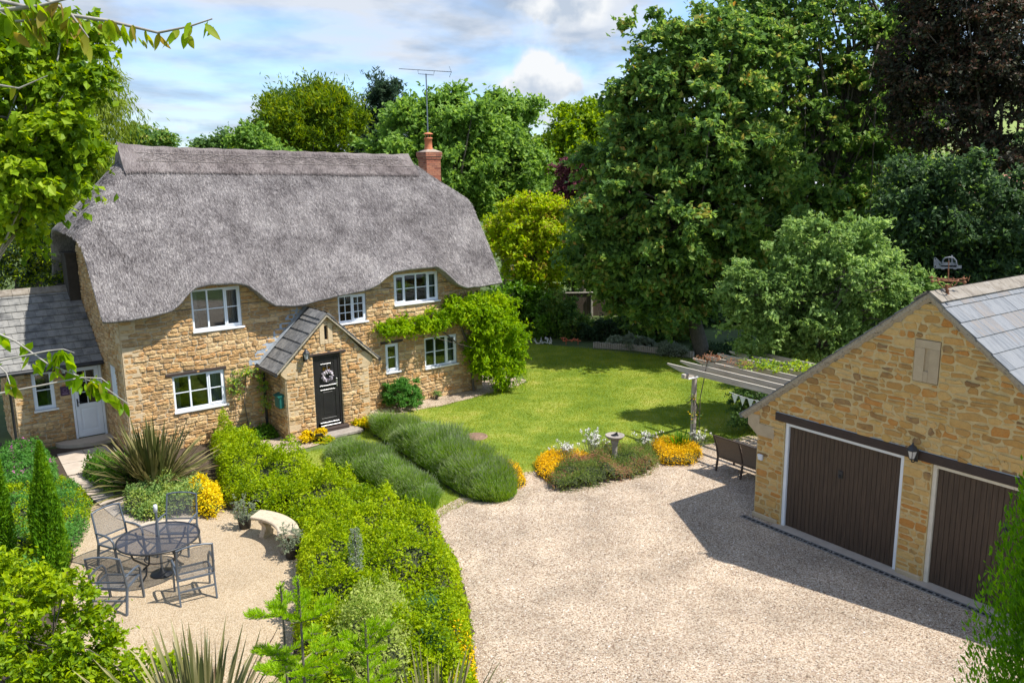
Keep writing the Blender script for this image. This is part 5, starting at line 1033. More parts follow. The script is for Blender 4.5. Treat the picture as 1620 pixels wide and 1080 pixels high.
# curved stone bench
def sbench():
    cx,cy=-5.35,15.02; o=empty('stone_bench',(-4.75,15.65,.008),0,'curved pale stone garden bench on the golden gravel','bench'); off=Vector((-4.75,15.65,0))
    # arc through far-left and near-right ends, seat between radii
    a0=Vector((-5.28,16.25));a1=Vector((-4.35,15.18)); mid=(a0+a1)/2; d=(a1-a0).normalized(); nrm=Vector((d.y,-d.x))*-1   # outward, away from the table
    R0=1.25; half=(a1-a0).length/2; cen=mid-nrm*math.sqrt(R0*R0-half*half); ang0=math.atan2((a0-cen).y,(a0-cen).x); ang1=math.atan2((a1-cen).y,(a1-cen).x)
    mb=MB(); n=16; prof=[(-.19,.385),(-.19,.40),(-.205,.41),(-.205,.44),(-.185,.455),(.185,.455),(.205,.44),(.205,.41),(.19,.40),(.19,.385)]; vs=[]
    for i in range(n+1):
        a=ang0+(ang1-ang0)*i/n
        for (r_,z) in prof: vs.append((cen.x+(R0+r_)*math.cos(a)-off.x,cen.y+(R0+r_)*math.sin(a)-off.y,z))
    k=len(prof); mb.add(vs,[(i*k+j,(i+1)*k+j,(i+1)*k+(j+1)%k,i*k+(j+1)%k) for i in range(n) for j in range(k)]+[tuple(range(k)),tuple(n*k+j for j in range(k))[::-1]]); mb.build('seat',CONC,o)
    for f in (.16,.84):
        a=ang0+(ang1-ang0)*f; rv=Vector((math.cos(a),math.sin(a),0)); tv=Vector((-rv.y,rv.x,0)); c=Vector((cen.x+R0*rv.x-off.x,cen.y+R0*rv.y-off.y,0)); mb=MB()
        side=[(-.14,.384),(-.165,.34),(-.12,.29),(-.075,.22),(-.09,.15),(-.15,.09),(-.17,.04),(-.17,0),(.17,0),(.17,.04),(.15,.09),(.09,.15),(.075,.22),(.12,.29),(.165,.34),(.14,.384)]
        vs=[c+rv*x+tv*s+Vector((0,0,z)) for s in (-.055,.055) for (x,z) in side]; m=len(side); mb.add(vs,[tuple(range(m)),tuple(range(2*m-1,m-1,-1))]+[(i,m+i,m+(i+1)%m,(i+1)%m) for i in range(m)]); mb.build('pedestal',CONC,o)
sbench()
# sofa bench by the garage: brown sling two-seater seen from behind
def sofa():
    o=empty('garden_sofa',Gw(-1.62,1.72,.008),GA,'dark brown two seat garden sofa by the garage corner under the pergola','sofa'); mb=MB()
    L_=1.5; x0,x1=-.68,L_-.68
    for x in (x0,(x0+x1)/2,x1): mb.tube([(x,-.30,.0),(x,-.24,.35),(x,-.30,.62),(x,-.42,.92)],[.03,.028,.026,.022],6)
    for x in (x0,x1): mb.tube([(x,.36,0),(x,.33,.36),(x,.33,.60)],.026,6); mb.tube([(x,.34,.62),(x,-.28,.63)],.028,6)
    mb.bar((x0,-.25,.36),(x1,-.25,.36),.03,.04); mb.bar((x0,.33,.36),(x1,.33,.36),.03,.04); mb.bar((x0,-.42,.92),(x1,-.42,.92),.03,.03); mb.build('frame',WICKERF,o)
    for (a,b) in ((x0+.03,(x0+x1)/2-.03),((x0+x1)/2+.03,x1-.03)):
        m=MB(); V=[]
        for i in range(6): t=i/5; V+=[(a,-.25-.16*t+.03*math.sin(pi*t)-.0,.36+.55*t),(b,-.25-.16*t+.03*math.sin(pi*t),.36+.55*t)]
        V+= [(x,y+.012,z) for x,y,z in V]; m.add(V,[(2*i,2*i+1,2*i+3,2*i+2) for i in range(5)]+[(12+2*i,14+2*i,15+2*i,13+2*i) for i in range(5)]+[(0,2,14,12),(10,11,23,22)]); m.build('back_panel',WICKER,o)
        m=MB(); m.bbox(a,b,-.23,.33,.36,.39,.01); m.build('seat_panel',WICKER,o)
sofa()
# sundial
bx=G(972,738); o=empty('sundial',bx,0,'grey stone sundial on a pedestal in the flower bed','sundial'); mb=MB(); mb.lathe([(.0,.0),(.17,.0),(.17,.06),(.13,.09),(.075,.16),(.06,.35),(.07,.55),(.10,.66),(.10,.70)],16); mb.build('pedestal',DIALST,o); mb=MB(); mb.lathe([(.0,.70),(.10,.70),(.17,.74),(.235,.80),(.24,.825),(.225,.83),(.20,.815),(0,.812)],28); mb.build('bowl',DIALST,o); mb=MB(); mb.add([(-.07,-.004,.813),(.08,-.004,.813),(.06,-.004,.91),(-.07,.004,.813),(.08,.004,.813),(.06,.004,.91)],[(0,1,2),(5,4,3),(0,3,4,1),(1,4,5,2),(2,5,3,0)]); mb.lathe([(.0,.814),(.10,.816),(.10,.813)],20); mb.build('gnomon',IRON,o)
# manhole cover, flat stone
bx=G(753,691); o=empty('manhole_cover',(bx[0],bx[1],.005),0,'round brown manhole cover set in the lawn','manhole cover'); mb=MB(); mb.lathe([(.0,.022),(.25,.022),(.255,.018),(.26,.028),(.32,.026),(.33,.0)],28); mb.build('cover',mat('manhole_iron',[(.16,.09,.06),(.25,.16,.11)],rough=.9,nscale=10,bump=.3),o)
# ornaments by the far shrubs
def wire_orn(name,label,px,m,zs,W_,Y,seed):
    rr=random.Random(seed); b=G(*px); o=empty(name,b,0,label,'ornament'); mb=MB()
    for k in range(5):
        x=-W_/2+W_*k/4.5; pts=[(x+rr.uniform(-.1,.1),rr.uniform(-.05,.05),zs[0]+(zs[1]-zs[0])*rr.random()) for q in range(4)]; mb.tube([(x,0,zs[0])]+pts,.022,5)
    mb.tube([(-W_/2,0,zs[0]),(0,.03,zs[0]+.05),(W_/2,0,zs[0])],.02,5)
    for x in (-W_/3,W_/3): mb.tube([(x,0,0),(x,0,zs[0])],.012,5)
    mb.build('twisted_wire',m,o)
wire_orn('garden_ornament','white twisted wire ornament at the far edge of the lawn',(861,545),WIREW,(.05,.35),.65,35,1)
wire_orn('garden_ornament','orange red twisted wire ornament at the far edge of the lawn',(905,545),WIREO,(.15,.30),.75,35,5)
# fence at the back
def fence():
    o=empty('garden_fence',(2.4,41,0),0,'dark brown close boarded fence behind the far shrubs','fence'); x0,x1=-.3,14
    mb=MB(); x=x0; rr=random.Random(2)
    while x<x1: mb.box(x,x+.115,.0+rr.uniform(0,.01),.025,.1,1.22+rr.uniform(-.01,.01)); x+=.12
    mb.build('boards',FENCEW,o)
    for i in range(9): mb=MB(); mb.bbox(x0+i*1.83-.05,x0+i*1.83+.05,-.10,-.01,0,1.3,.01); mb.build('post',WOOD,o)
    mb=MB(); mb.bbox(x0,x1,-.03,.05,1.235,1.28,.006); mb.build('capping_rail',WOOD,o)
fence()
# low log roll edging
o=empty('bed_edging',G(1010,556),0,'low grey brown log edging along the shaded flower bed','edging'); bo=Vector(G(1010,556)); mb=MB(); rr=random.Random(1); pe=[G(940,550),G(1000,554),G(1050,560),G(1100,566)]
for i in range(3):
    a=Vector(pe[i]);b=Vector(pe[i+1]); n=int((b-a).length/.09)
    for k in range(n): p=a.lerp(b,k/n)-bo; mb.tube([p,p+Vector((0,0,.24+rr.uniform(-.015,.015)))],.045,6)
mb.build('logs',WOOD,o)
# far buildings seen through the trees
def far_house(name,label,c,w_,d_,h,rh,wm,rm):
    o=empty(name,c,R(12),label,'house'); mb=MB(); mb.box(-w_/2,w_/2,-d_/2,d_/2,0,h); mb.build('wall',wm,o); mb=MB(); e=.4
    V=[(-w_/2-e,-d_/2-e,h),(w_/2+e,-d_/2-e,h),(w_/2+e,d_/2+e,h),(-w_/2-e,d_/2+e,h),(-w_/2-e,0,h+rh),(w_/2+e,0,h+rh)]; mb.add(V,[(0,1,5,4),(2,3,4,5),(0,4,3),(1,2,5),(0,3,2,1)]); mb.build('roof',rm,o)
    for i in range(3): mb=MB(); x=-w_/2+w_*(i+.5)/3; mb.box(x-.5,x+.5,-d_/2-.03,-d_/2+.02,h*.35,h*.75); mb.build('window',DARKROOM,o)
far_house('far_house','pale grey house glimpsed through the tall trees',(29,92,0),13,7,3.6,2.6,RENDERW,mat('far_grey_roof',[(.35,.36,.4),(.45,.46,.5)],rough=.8))
far_house('far_house','house with a red tiled roof glimpsed behind the dark trees at the right',(54,98,0),12,7,3.2,2.6,RENDERW,REDROOF)
# ================= PLANTING NEAR THE HOUSE =================
# hedge mass between patio and drive
HP=g((328,700),(352,682),(400,700),(440,722),(505,752),(565,775),(630,798),(690,838),(725,895),(742,960),(752,1090))+[(-2.6,10.8)]+g((478,1080),(462,985),(472,930),(468,880),(476,840),(440,812),(385,802),(345,772),(338,720))
HP=[(p[0]*.96,p[1]*.965) for p in HP]
mound('hedge','large bright green clipped shrub mass between the patio and the drive','hedge',HP,.80,L_HEDGE,80000,.062,seed=3,w_=.55,rough=.55,sc=1.9)
def bl(px,z=.3): return G(px[0],px[1],z)[:2]
mound('variegated_shrub','pale variegated shrub at the near end of the bright hedge','shrub',[bl(p,.8) for p in ((575,930),(610,905),(655,935),(668,985),(640,1030),(560,1050),(500,1000),(520,950))],1.0,L_VARI,9000,.055,seed=5,w_=.4,rough=.4)
mound('blue_green_shrub','blue green shrub beside the drive at the near end of the hedge','shrub',[bl(p,.5) for p in ((640,950),(680,925),(722,955),(738,1010),(705,1045),(650,1025))],.66,L_BLUE,8000,.04,seed=6,w_=.35)
mound('yellow_flecked_shrub','yellow flecked low shrub on the drive edge in the near foreground','shrub',[bl(p,.4) for p in ((715,965),(745,985),(755,1060),(700,1090),(690,1020))],.6,L_HEDGE,3500,.05,seed=7,w_=.3,extra=(L_SEDUM,.22,3))
def spike():
    b=at(566,930,13.0); rng=np.random.default_rng(2); o=empty('seed_spike',(b[0],b[1],0),0,'single pale dried flower spike rising out of the hedge','plant'); n=700; z=rng.uniform(.75,1.55,n); r=.13*(1-((z-1.1)/.5)**2*.6)*rng.random(n)**.5; a=rng.uniform(0,2*pi,n); P=np.stack([r*np.cos(a),r*np.sin(a),z],1); V,F=leaves_geo(P,rng,.04,None,-.5,.6); mesh_arrays('spike',V,F,[L_GREY],o); mb=MB(); mb.tube([(0,0,0),(0,0,1.45)],.02,5); mb.build('stem',BARK,o)
spike()
# lavender rows
def lavender(poly,h,n,seed,label):
    rng=np.random.default_rng(seed); poly=smoothpoly(poly,2); c=np.mean(np.array(poly),0); pl=[(p[0]-c[0],p[1]-c[1]) for p in poly]; o=empty('lavender_hedge',(c[0],c[1],0),0,label,'lavender','lavender hedges beside the front path')
    P=poly_sample(pl,n,rng); d=edge_dist(P,pl); core=mound_h(P,pl,h*.5,.5,seed,.35,1.6)*(.8+.35*vnoise(P,3.1,seed+8))
    e=.05; gx=(mound_h(P+[e,0],pl,h*.6,.5,seed,.25,1.6)-core)/e; gy=(mound_h(P+[0,e],pl,h*.6,.5,seed,.25,1.6)-core)/e
    tuft=vnoise(P,2.2,seed+4)*2-1; tuft2=vnoise(P,2.2,seed+5)*2-1
    ax=unit(np.stack([-np.clip(gx,-2,2)*.35+rng.normal(0,.22,n)+tuft*.5,-np.clip(gy,-2,2)*.35+rng.normal(0,.22,n)+tuft2*.5,np.ones(n)],1)); L_=(h*(.55+.75*vnoise(P,2.6,seed+8))*rng.uniform(.35,1.25,n)*(.55+.45*np.clip(d/.4,0,1)))[:,None]
    b=np.column_stack([P,core*.85]); s=unit(np.stack([rng.normal(size=n),rng.normal(size=n),np.zeros(n)],1)); t1=b+ax*L_*.88; t2=b+ax*L_; 
    V=np.stack([b-s*.0045,b+s*.0045,t1+s*.0035,t1-s*.0035],1).reshape(-1,3); m1=len(V)
    V2=np.stack([t1-s*.004,t1+s*.004,t2+s*.003,t2-s*.003],1).reshape(-1,3); F=np.arange(4*n*2).reshape(-1,4); mesh_arrays('flower_stalks',np.concatenate([V,V2]),F,[L_LAV,L_LAVT],o,midx=[0]*n+[1]*n)
    Pq=poly_sample(pl,n//2,rng); z=mound_h(Pq,pl,h*.6,.5,seed,.25,1.6)*rng.uniform(.6,1.05,n//2); V,F=leaves_geo(np.column_stack([Pq,z]),rng,.06,None,-.8,.2); mesh_arrays('foliage',V,F,[L_LAV],o)
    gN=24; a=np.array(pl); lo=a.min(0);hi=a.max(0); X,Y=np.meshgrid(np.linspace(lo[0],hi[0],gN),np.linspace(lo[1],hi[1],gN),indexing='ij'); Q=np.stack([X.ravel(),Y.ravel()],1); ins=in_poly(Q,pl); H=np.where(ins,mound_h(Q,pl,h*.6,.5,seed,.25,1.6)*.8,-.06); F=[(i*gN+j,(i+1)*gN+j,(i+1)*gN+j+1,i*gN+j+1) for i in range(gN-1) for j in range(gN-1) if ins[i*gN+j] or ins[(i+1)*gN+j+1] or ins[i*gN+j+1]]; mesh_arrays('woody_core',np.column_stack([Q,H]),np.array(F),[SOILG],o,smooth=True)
lavender(g((512,722),(545,708),(600,722),(650,752),(695,790),(694,806),(672,808),(625,786),(570,758),(525,740)),.42,32000,4,'narrower lavender hedge on the side of the bright clipped hedge')
lavender(g((585,680),(625,672),(690,694),(760,727),(812,762),(822,782),(795,798),(745,792),(700,765),(655,728),(605,698)),.52,52000,5,'wider lavender hedge on the lawn side, ending at the gravel drive')
# flower bed with sundial
mound('golden_sedum','bright golden yellow flower mat at the left end of the sundial bed','flowers',g((846,735),(868,722),(925,722),(940,735),(900,748),(870,765),(850,755)),.24,L_SEDUM,9000,.035,seed=11,w_=.18,group=None,rough=.25)
mound('golden_sedum','bright golden yellow flower mat at the foot of the pergola post','flowers',g((1030,703),(1060,700),(1105,712),(1112,725),(1095,738),(1050,738),(1035,722)),.24,L_SEDUM,9000,.035,seed=12,w_=.18,rough=.25)
mound('golden_sedum','small golden flower mat at the tip of the lavender','flowers',g((795,738),(822,745),(834,768),(818,776),(800,762)),.2,L_SEDUM,3000,.035,seed=13,w_=.15,rough=.25)
mound('low_shrub_bed','low green and reddish heathery shrubs round the sundial','shrub',g((865,768),(882,742),(940,722),(990,712),(1030,712),(1045,735),(1030,752),(960,768),(905,780),(875,778)),.40,L_HEATH,22000,.045,seed=14,w_=.35,rough=.5,sc=2.4,extra=(L_HEATHR,.2,2.2),aspect=.35)
def white_flowers(px,r,n,label,seed,h=.5):
    rng=np.random.default_rng(seed); b=G(*px); o=empty('white_flowers',b,0,label,'flowers','white flower clumps in the sundial bed'); P=np.stack([rng.normal(0,r*.5,n),rng.normal(0,r*.5,n),h*rng.uniform(.65,1.1,n)],1)
    Q=np.repeat(P,9,0)+rng.normal(0,.02,(n*9,3)); V,F=leaves_geo(Q,rng,.042,None,0,.8); mesh_arrays('blooms',V,F,[L_WHITEF],o); mb=MB()
    for p in P: mb.tube([(p[0]*.4,p[1]*.4,0),tuple(p)],.005,4)
    mb.build('stems',BARK,o); Q=np.stack([rng.normal(0,r*.5,n*14),rng.normal(0,r*.5,n*14),rng.uniform(0,h*.8,n*14)],1); V,F=leaves_geo(Q,rng,.05,None,-.5,.3); mesh_arrays('foliage',V,F,[L_GREY],o)
white_flowers((895,730),.30,30,'white flowers behind the left golden mat',1,.45)
white_flowers((938,722),.32,40,'white flowers left of the sundial bowl',2,.62)
white_flowers((1022,712),.26,28,'white flowers right of the sundial, behind the reddish stems',3,.45)
white_flowers((1105,705),.25,22,'white flowers at the foot of the pergola post',4,.35)
def straps(name,label,cat,b,n,L_,w_,m,seed,arch=1.0,minel=.15,basew=.1,group=None,seg=5):
    rng=np.random.default_rng(seed); o=empty(name,b,0,label,cat,group); V,F=blades_geo((0,0,0),rng,n,L_,w_,1,arch,seg,basew,minel); V[:,2]=np.maximum(V[:,2],.01)
    mesh_arrays('leaves',V,F,[m],o); mb=MB(); mb.lathe([(0,.10),(basew*.7,.06),(basew,0)],10); mb.build('crown_base',SOILG,o); return o
straps('agapanthus','clump of bright green strap leaves beside the pergola post','plant',G(1075,712),150,.62,.035,L_STRAP,3,basew=.18,minel=.25)
# phormiums
straps('phormium','huge striped phormium with arching blades near the side door','phormium',G(245,772),400,1.75,.07,L_PHO,7,arch=.7,minel=.16,basew=.28,seg=7)
straps('phormium','cream striped phormium at the bottom edge in front of the patio','phormium',(-3.7,8.8,0.3),130,2.0,.07,L_PHO2,8,arch=.7,minel=.36,basew=.2,seg=7)
straps('phormium','cream striped phormium at the bottom edge between the fir sapling and the drive','phormium',(-.95,8.6,0.3),130,1.75,.055,L_PHO2,9,arch=.6,minel=.36,basew=.2,seg=7)
mound('yellow_bush','golden yellow shrub between the big phormium and the hedge','shrub',[bl(p,.5) for p in ((290,762),(312,745),(345,752),(352,772),(335,788),(303,782))],.5,L_YELB,4500,.065,seed=21,w_=.25,rough=.4)
mound('mixed_ground_shrub','olive green leafy shrubs in front of the big phormium','shrub',g((195,812),(225,775),(280,768),(330,775),(352,800),(330,812),(265,822),(225,828)),.50,L_PALE,12000,.055,seed=22,w_=.3,rough=.5,sc=2.5,extra=(L_VARI,.3,2))
mound('fern_clump','dark green ferny clump left of the big phormium','plant',g((130,755),(150,735),(200,732),(225,760),(210,785),(170,785)),.42,L_LAUREL,6500,.09,seed=23,w_=.28,rough=.5,aspect=.3)
mound('path_border','soft green border plants between the cypress and the path','plant',g((95,760),(125,775),(148,800),(140,840),(118,880),(105,905),(80,880),(70,800)),.38,L_BUSH,9000,.05,seed=24,w_=.3,rough=.4,extra=(L_HEDGE,.45,1.5))
mound('edge_planting','low green planting at the left edge between the two slim cypresses','plant',g((0,790),(60,790),(80,860),(75,930),(0,960)),.5,L_HEDGE,7000,.06,seed=36,w_=.3,rough=.5,extra=(L_BUSH,.5,1.5))
mound('flower_border','leafy border with a few pink flowers below the side extension','plant',g((0,720),(60,712),(88,735),(95,775),(60,800),(0,800)),.55,L_BUSH,8000,.07,seed=25,w_=.4,rough=.5,extra=(leafmat('pink_petal',[(.4,.12,.3),(.6,.25,.45)]),.03,6))
shrub('round_bush','dense round green bush against the cottage wall',(*G(634,645)[:2],.42),(.60,.55,.46),L_BUSH,22000,.055,seed=26,clump=.13,shell=.75,upb=.9)
shrub('potted_shrub','golden leaved shrub in a dark pot left of the black door',(*Hw(4.25,PD-.35),.62),(.36,.28,.34),L_YELB,5000,.06,seed=27,clump=.13)
shrub('potted_shrub','small golden leaved shrub right of the doorstep',(*Hw(5.95,PD-.32),.45),(.34,.28,.34),L_YELB,4000,.06,seed=28,clump=.13,extra=(L_YEL,.4))
shrub('small_shrub','acid green mound in front of the golden pot plant',(*Hw(4.5,PD-.6),.40),(.30,.22,.18),L_YEL,3500,.045,seed=29,clump=.10,extra=(L_SEDUM,.2))
for lb,p in (('dark pot under the golden shrub left of the door',(4.36,PD-.45)),):
    o=empty('plant_pot',Hw(p[0],p[1],.008),0,lb,'plant pot'); mb=MB(); mb.lathe([(0,0),(.13,0),(.18,.24),(.19,.26),(.165,.26),(.15,.2),(0,.2)],16); mb.build('pot',BLACKPOT,o); mb=MB(); mb.lathe([(0,.215),(.155,.212)],12); mb.build('compost',SOIL,o)
shrub('small_plant','small pale plant on the gravel by the cottage wall',(*G(690,632)[:2],.15),(.18,.14,.17),L_PALE,400,.05,seed=30,clump=.05)
shrub('small_plant','second small pale plant by the cottage wall, nearer the climber',(*G(714,618)[:2],.18),(.14,.12,.2),L_PALE,300,.05,seed=34,clump=.05)
mound('hosta_bed','dark leaves in the shade at the foot of the porch side','plant',[Hw(a,b)[:2] for a,b in ((2.2,-.1),(3.7,-.1),(3.65,-.8),(2.9,-.7))],.25,L_LAUREL,1500,.12,seed=35,w_=.2)
# grey potted plants by the stone bench
for (px,lb,sd_) in (((388,835),'grey green shrub in a dark pot behind the stone bench',41),((462,882),'grey green shrub in a dark pot at the near end of the stone bench',42)):
    b=G(*px); o=empty('plant_pot',b,0,'dark pot '+('behind' if sd_==41 else 'at the near end of')+' the stone bench','plant pot'); mb=MB(); mb.lathe([(0,0),(.11,0),(.14,.2),(.15,.22),(.12,.22),(.12,.17),(0,.17)],14); mb.build('pot',BLACKPOT,o)
    mb=MB(); mb.lathe([(0,.18),(.12,.178)],12); mb.build('compost',SOIL,o)
    shrub('potted_shrub',lb,(b[0],b[1],.42),(.24,.24,.28),L_GREY,1500,.05,seed=sd_,clump=.07,aspect=.25)
# climbers
Hc=lambda u,d,z:Hw(u,d,z)
blob_leaf('wisteria','large bright green wisteria trained along the wall and spilling over the cottage corner','climber',
  [(Hc(7.75,-.26,2.58),(.5,.24,.30)),(Hc(8.4,-.30,2.55),(.6,.28,.38)),(Hc(9.2,-.32,2.62),(.65,.32,.42)),(Hc(9.9,-.34,2.8),(.7,.38,.50)),(Hc(10.6,-.45,2.85),(.7,.55,.55)),(Hc(11.3,-.6,2.8),(.75,.6,.6)),(Hc(11.1,-.7,2.1),(.85,.7,.85)),(Hc(11.7,-.7,1.6),(.8,.7,.95)),(Hc(10.75,-.6,1.3),(.55,.5,.8)),(Hc(11.4,-.8,.75),(.85,.6,.7)),(Hc(7.4,-.2,2.5),(.3,.17,.22))],
  L_WIST,60000,.10,seed=51,droop=.9,aspect=.34,clump=.2,flat=1.1,stems=[([Hc(10.7,-.15,0),Hc(10.6,-.1,1.4),Hc(10.2,-.08,2.5)],.045),([Hc(10.7,-.12,1.2),Hc(9.2,-.07,2.5),Hc(7.6,-.07,2.6)],.025)])
blob_leaf('climbing_rose','thin leggy rose with pale pink blooms on the shaded wall left of the porch','climber',[(Hc(3.1,-.2,1.85),(.42,.14,.22)),(Hc(2.75,-.15,1.5),(.25,.12,.35)),(Hc(3.5,-.25,1.5),(.2,.15,.4)),(Hc(3.55,-.3,.95),(.18,.15,.3))],L_PALE,1500,.06,seed=52,extra=(L_YEL,.3),stems=[([Hc(3.1,-.1,0),Hc(3.0,-.08,1.0),Hc(3.1,-.1,1.8)],.014),([Hc(2.7,-.1,0),Hc(2.75,-.08,.9),Hc(2.7,-.12,1.5)],.010)],clump=.09)
o=empty('downpipe',Hw(3.62,-.06,0),0,'black downpipe in the corner between the porch and the wall','downpipe'); mb=MB(); mb.tube([(0,0,.05),(0,0,1.95)],.035,8); mb.build('pipe',IRON,o); mb=MB(); 
for z in (.4,1.1,1.8): mb.lathe([(.045,z),(.045,z+.05)],8)
mb.build('bracket',IRON,o)
# ================= CYPRESSES, FOREGROUND =================
def column(name,label,base,h,r,m,n,size,seed,cat='conifer',group=None,lean=0):
    rng=np.random.default_rng(seed); o=empty(name,base,0,label,cat,group); z=rng.uniform(0,1,n)**.85; rr=r*np.where(z<.15,.75+z*1.6,(1-((z-.15)/.87)**2.3))*(.85+.3*vnoise(np.stack([z*6,rng.integers(0,4,n)*1.0],1),1.0,seed)); a=rng.uniform(0,2*pi,n); lob=1+.16*np.sin(a*3+z*5)+.10*np.sin(a*7-z*9); q=rng.random(n)**.35
    P=np.stack([rr*lob*q*np.cos(a)+lean*z,rr*lob*q*np.sin(a),z*h],1); O=np.stack([np.cos(a)*.5,np.sin(a)*.5,np.ones(n)],1); V,F=leaves_geo(P,rng,size,unit(O),-.9,.32,.1,outb=.8); mesh_arrays('foliage',V,F,[m],o); mb=MB(); mb.tube([(0,0,-.02),(lean*.5,0,h*.5),(lean*.9,0,h*.93)],[.05,.035,.01],6); mb.build('trunk',BARK,o); return o
column('cypress','slim green cypress column left of the patio, nearer the path',G(88,905),2.55,.25,L_CYP,15000,.075,61,group='slim cypresses beside the patio')
column('cypress','tall slim cypress column at the far left edge',G(6,900),3.5,.24,L_CYP,18000,.075,62,group='slim cypresses beside the patio')
column('cypress','short cypress shoot growing just left of the slim column',G(66,885),1.55,.13,L_CYP,6000,.07,63,group='slim cypresses beside the patio')
# big thuja at the right edge
column('thuja','big bright green thuja at the right edge in front of the garage',(4.80,6.0,0),10.5,.89,L_THUJA,330000,.062,64)
# leafy shrub bottom left
tree('foreground_shrub','bright leafy shrub filling the bottom left corner','shrub',[(60,1000,120,100),(10,930,90,60),(150,1050,70,60),(30,1080,160,80),(240,1075,70,40)],10.2,L_HEDGE,24000,.085,base=(-7.0,10.2,0),clump=.22,seed=65,r0=.04,nl=20,tip=(L_LIME,.35))
# fir sapling in the near foreground
def fir(base,h,seed,label,twigs,tw=.6):
    rng=np.random.default_rng(seed); o=empty('fir_sapling',base,0,label,'sapling'); mb=MB(); mb.tube([(0,0,0),(0,0,h*.7),(0.01,0,h)],[.026,.015,.005],7); P=[];D=[]
    def twig(a,b,sag=.0):
        a=np.array(a);b=np.array(b); n=int(np.linalg.norm(b-a)*700)
        t=rng.random(n)[:,None]; p=a+(b-a)*t; p[:,2]+=sag*np.sin(t[:,0]*pi); d=unit(b-a); s=unit(rng.normal(size=(n,3))); s=s-d*(s@d)[:,None]; s[:,2]=np.abs(s[:,2])*.8+.1; P.append(p+unit(s)*.012); D.append(unit(unit(s)+d*.7)); mb.tube([a,(a+b)/2+[0,0,sag],b],[.010,.007,.004],5)
    twig((0,0,h*.93),(0,0,h))
    for (z,k,L_,el) in twigs:
        a0=rng.uniform(0,2*pi)
        for i in range(k):
            a=a0+2*pi*i/k+rng.normal(0,.15); l=L_*rng.uniform(.8,1.15); e=el+rng.normal(0,.1); s=np.array([0,0,z*h]); t=s+l*np.array([math.cos(a)*math.cos(e),math.sin(a)*math.cos(e),math.sin(e)]); twig(s,t,-.02)
            if l>.25:
                for q in (.45,.7):
                    for sgn in (-1,1):
                        m=s+(t-s)*q; aa=a+sgn*.8; twig(m,m+l*.42*(1.1-q*.6)*np.array([math.cos(aa)*math.cos(e),math.sin(aa)*math.cos(e),math.sin(e)*.6]))
    P=np.concatenate(P);D=np.concatenate(D); n=len(P); L_=.036; s=unit(np.cross(D,rng.normal(size=(n,3))))*.0040; V=np.stack([P-s,P+s,P+D*L_+s*.4,P+D*L_-s*.4],1).reshape(-1,3); mesh_arrays('needles',V,np.arange(4*n).reshape(n,4),[L_FIR],o); mb.build('stem',BARK,o)
b=at(470,915,6.0); fir((b[0],6.0,0),b[2],71,'tallest bright green fir sapling at the bottom edge, single leader',[(.915,5,.34,.55),(.82,5,.36,.30),(.73,5,.46,.22),(.64,5,.5,.15)])
b=at(577,985,6.2); fir((b[0],6.2,0),b[2],72,'second fir sapling at the bottom edge, right of the tallest one',[(.93,5,.28,.6),(.85,5,.34,.35),(.76,5,.42,.2),(.68,5,.45,.1)])
b=at(443,925,6.5); fir((b[0],6.5,0),b[2],73,'fir sapling with a thin dark leader left of the tallest one',[(.93,3,.28,.25),(.84,3,.34,.15),(.76,4,.36,.05)])
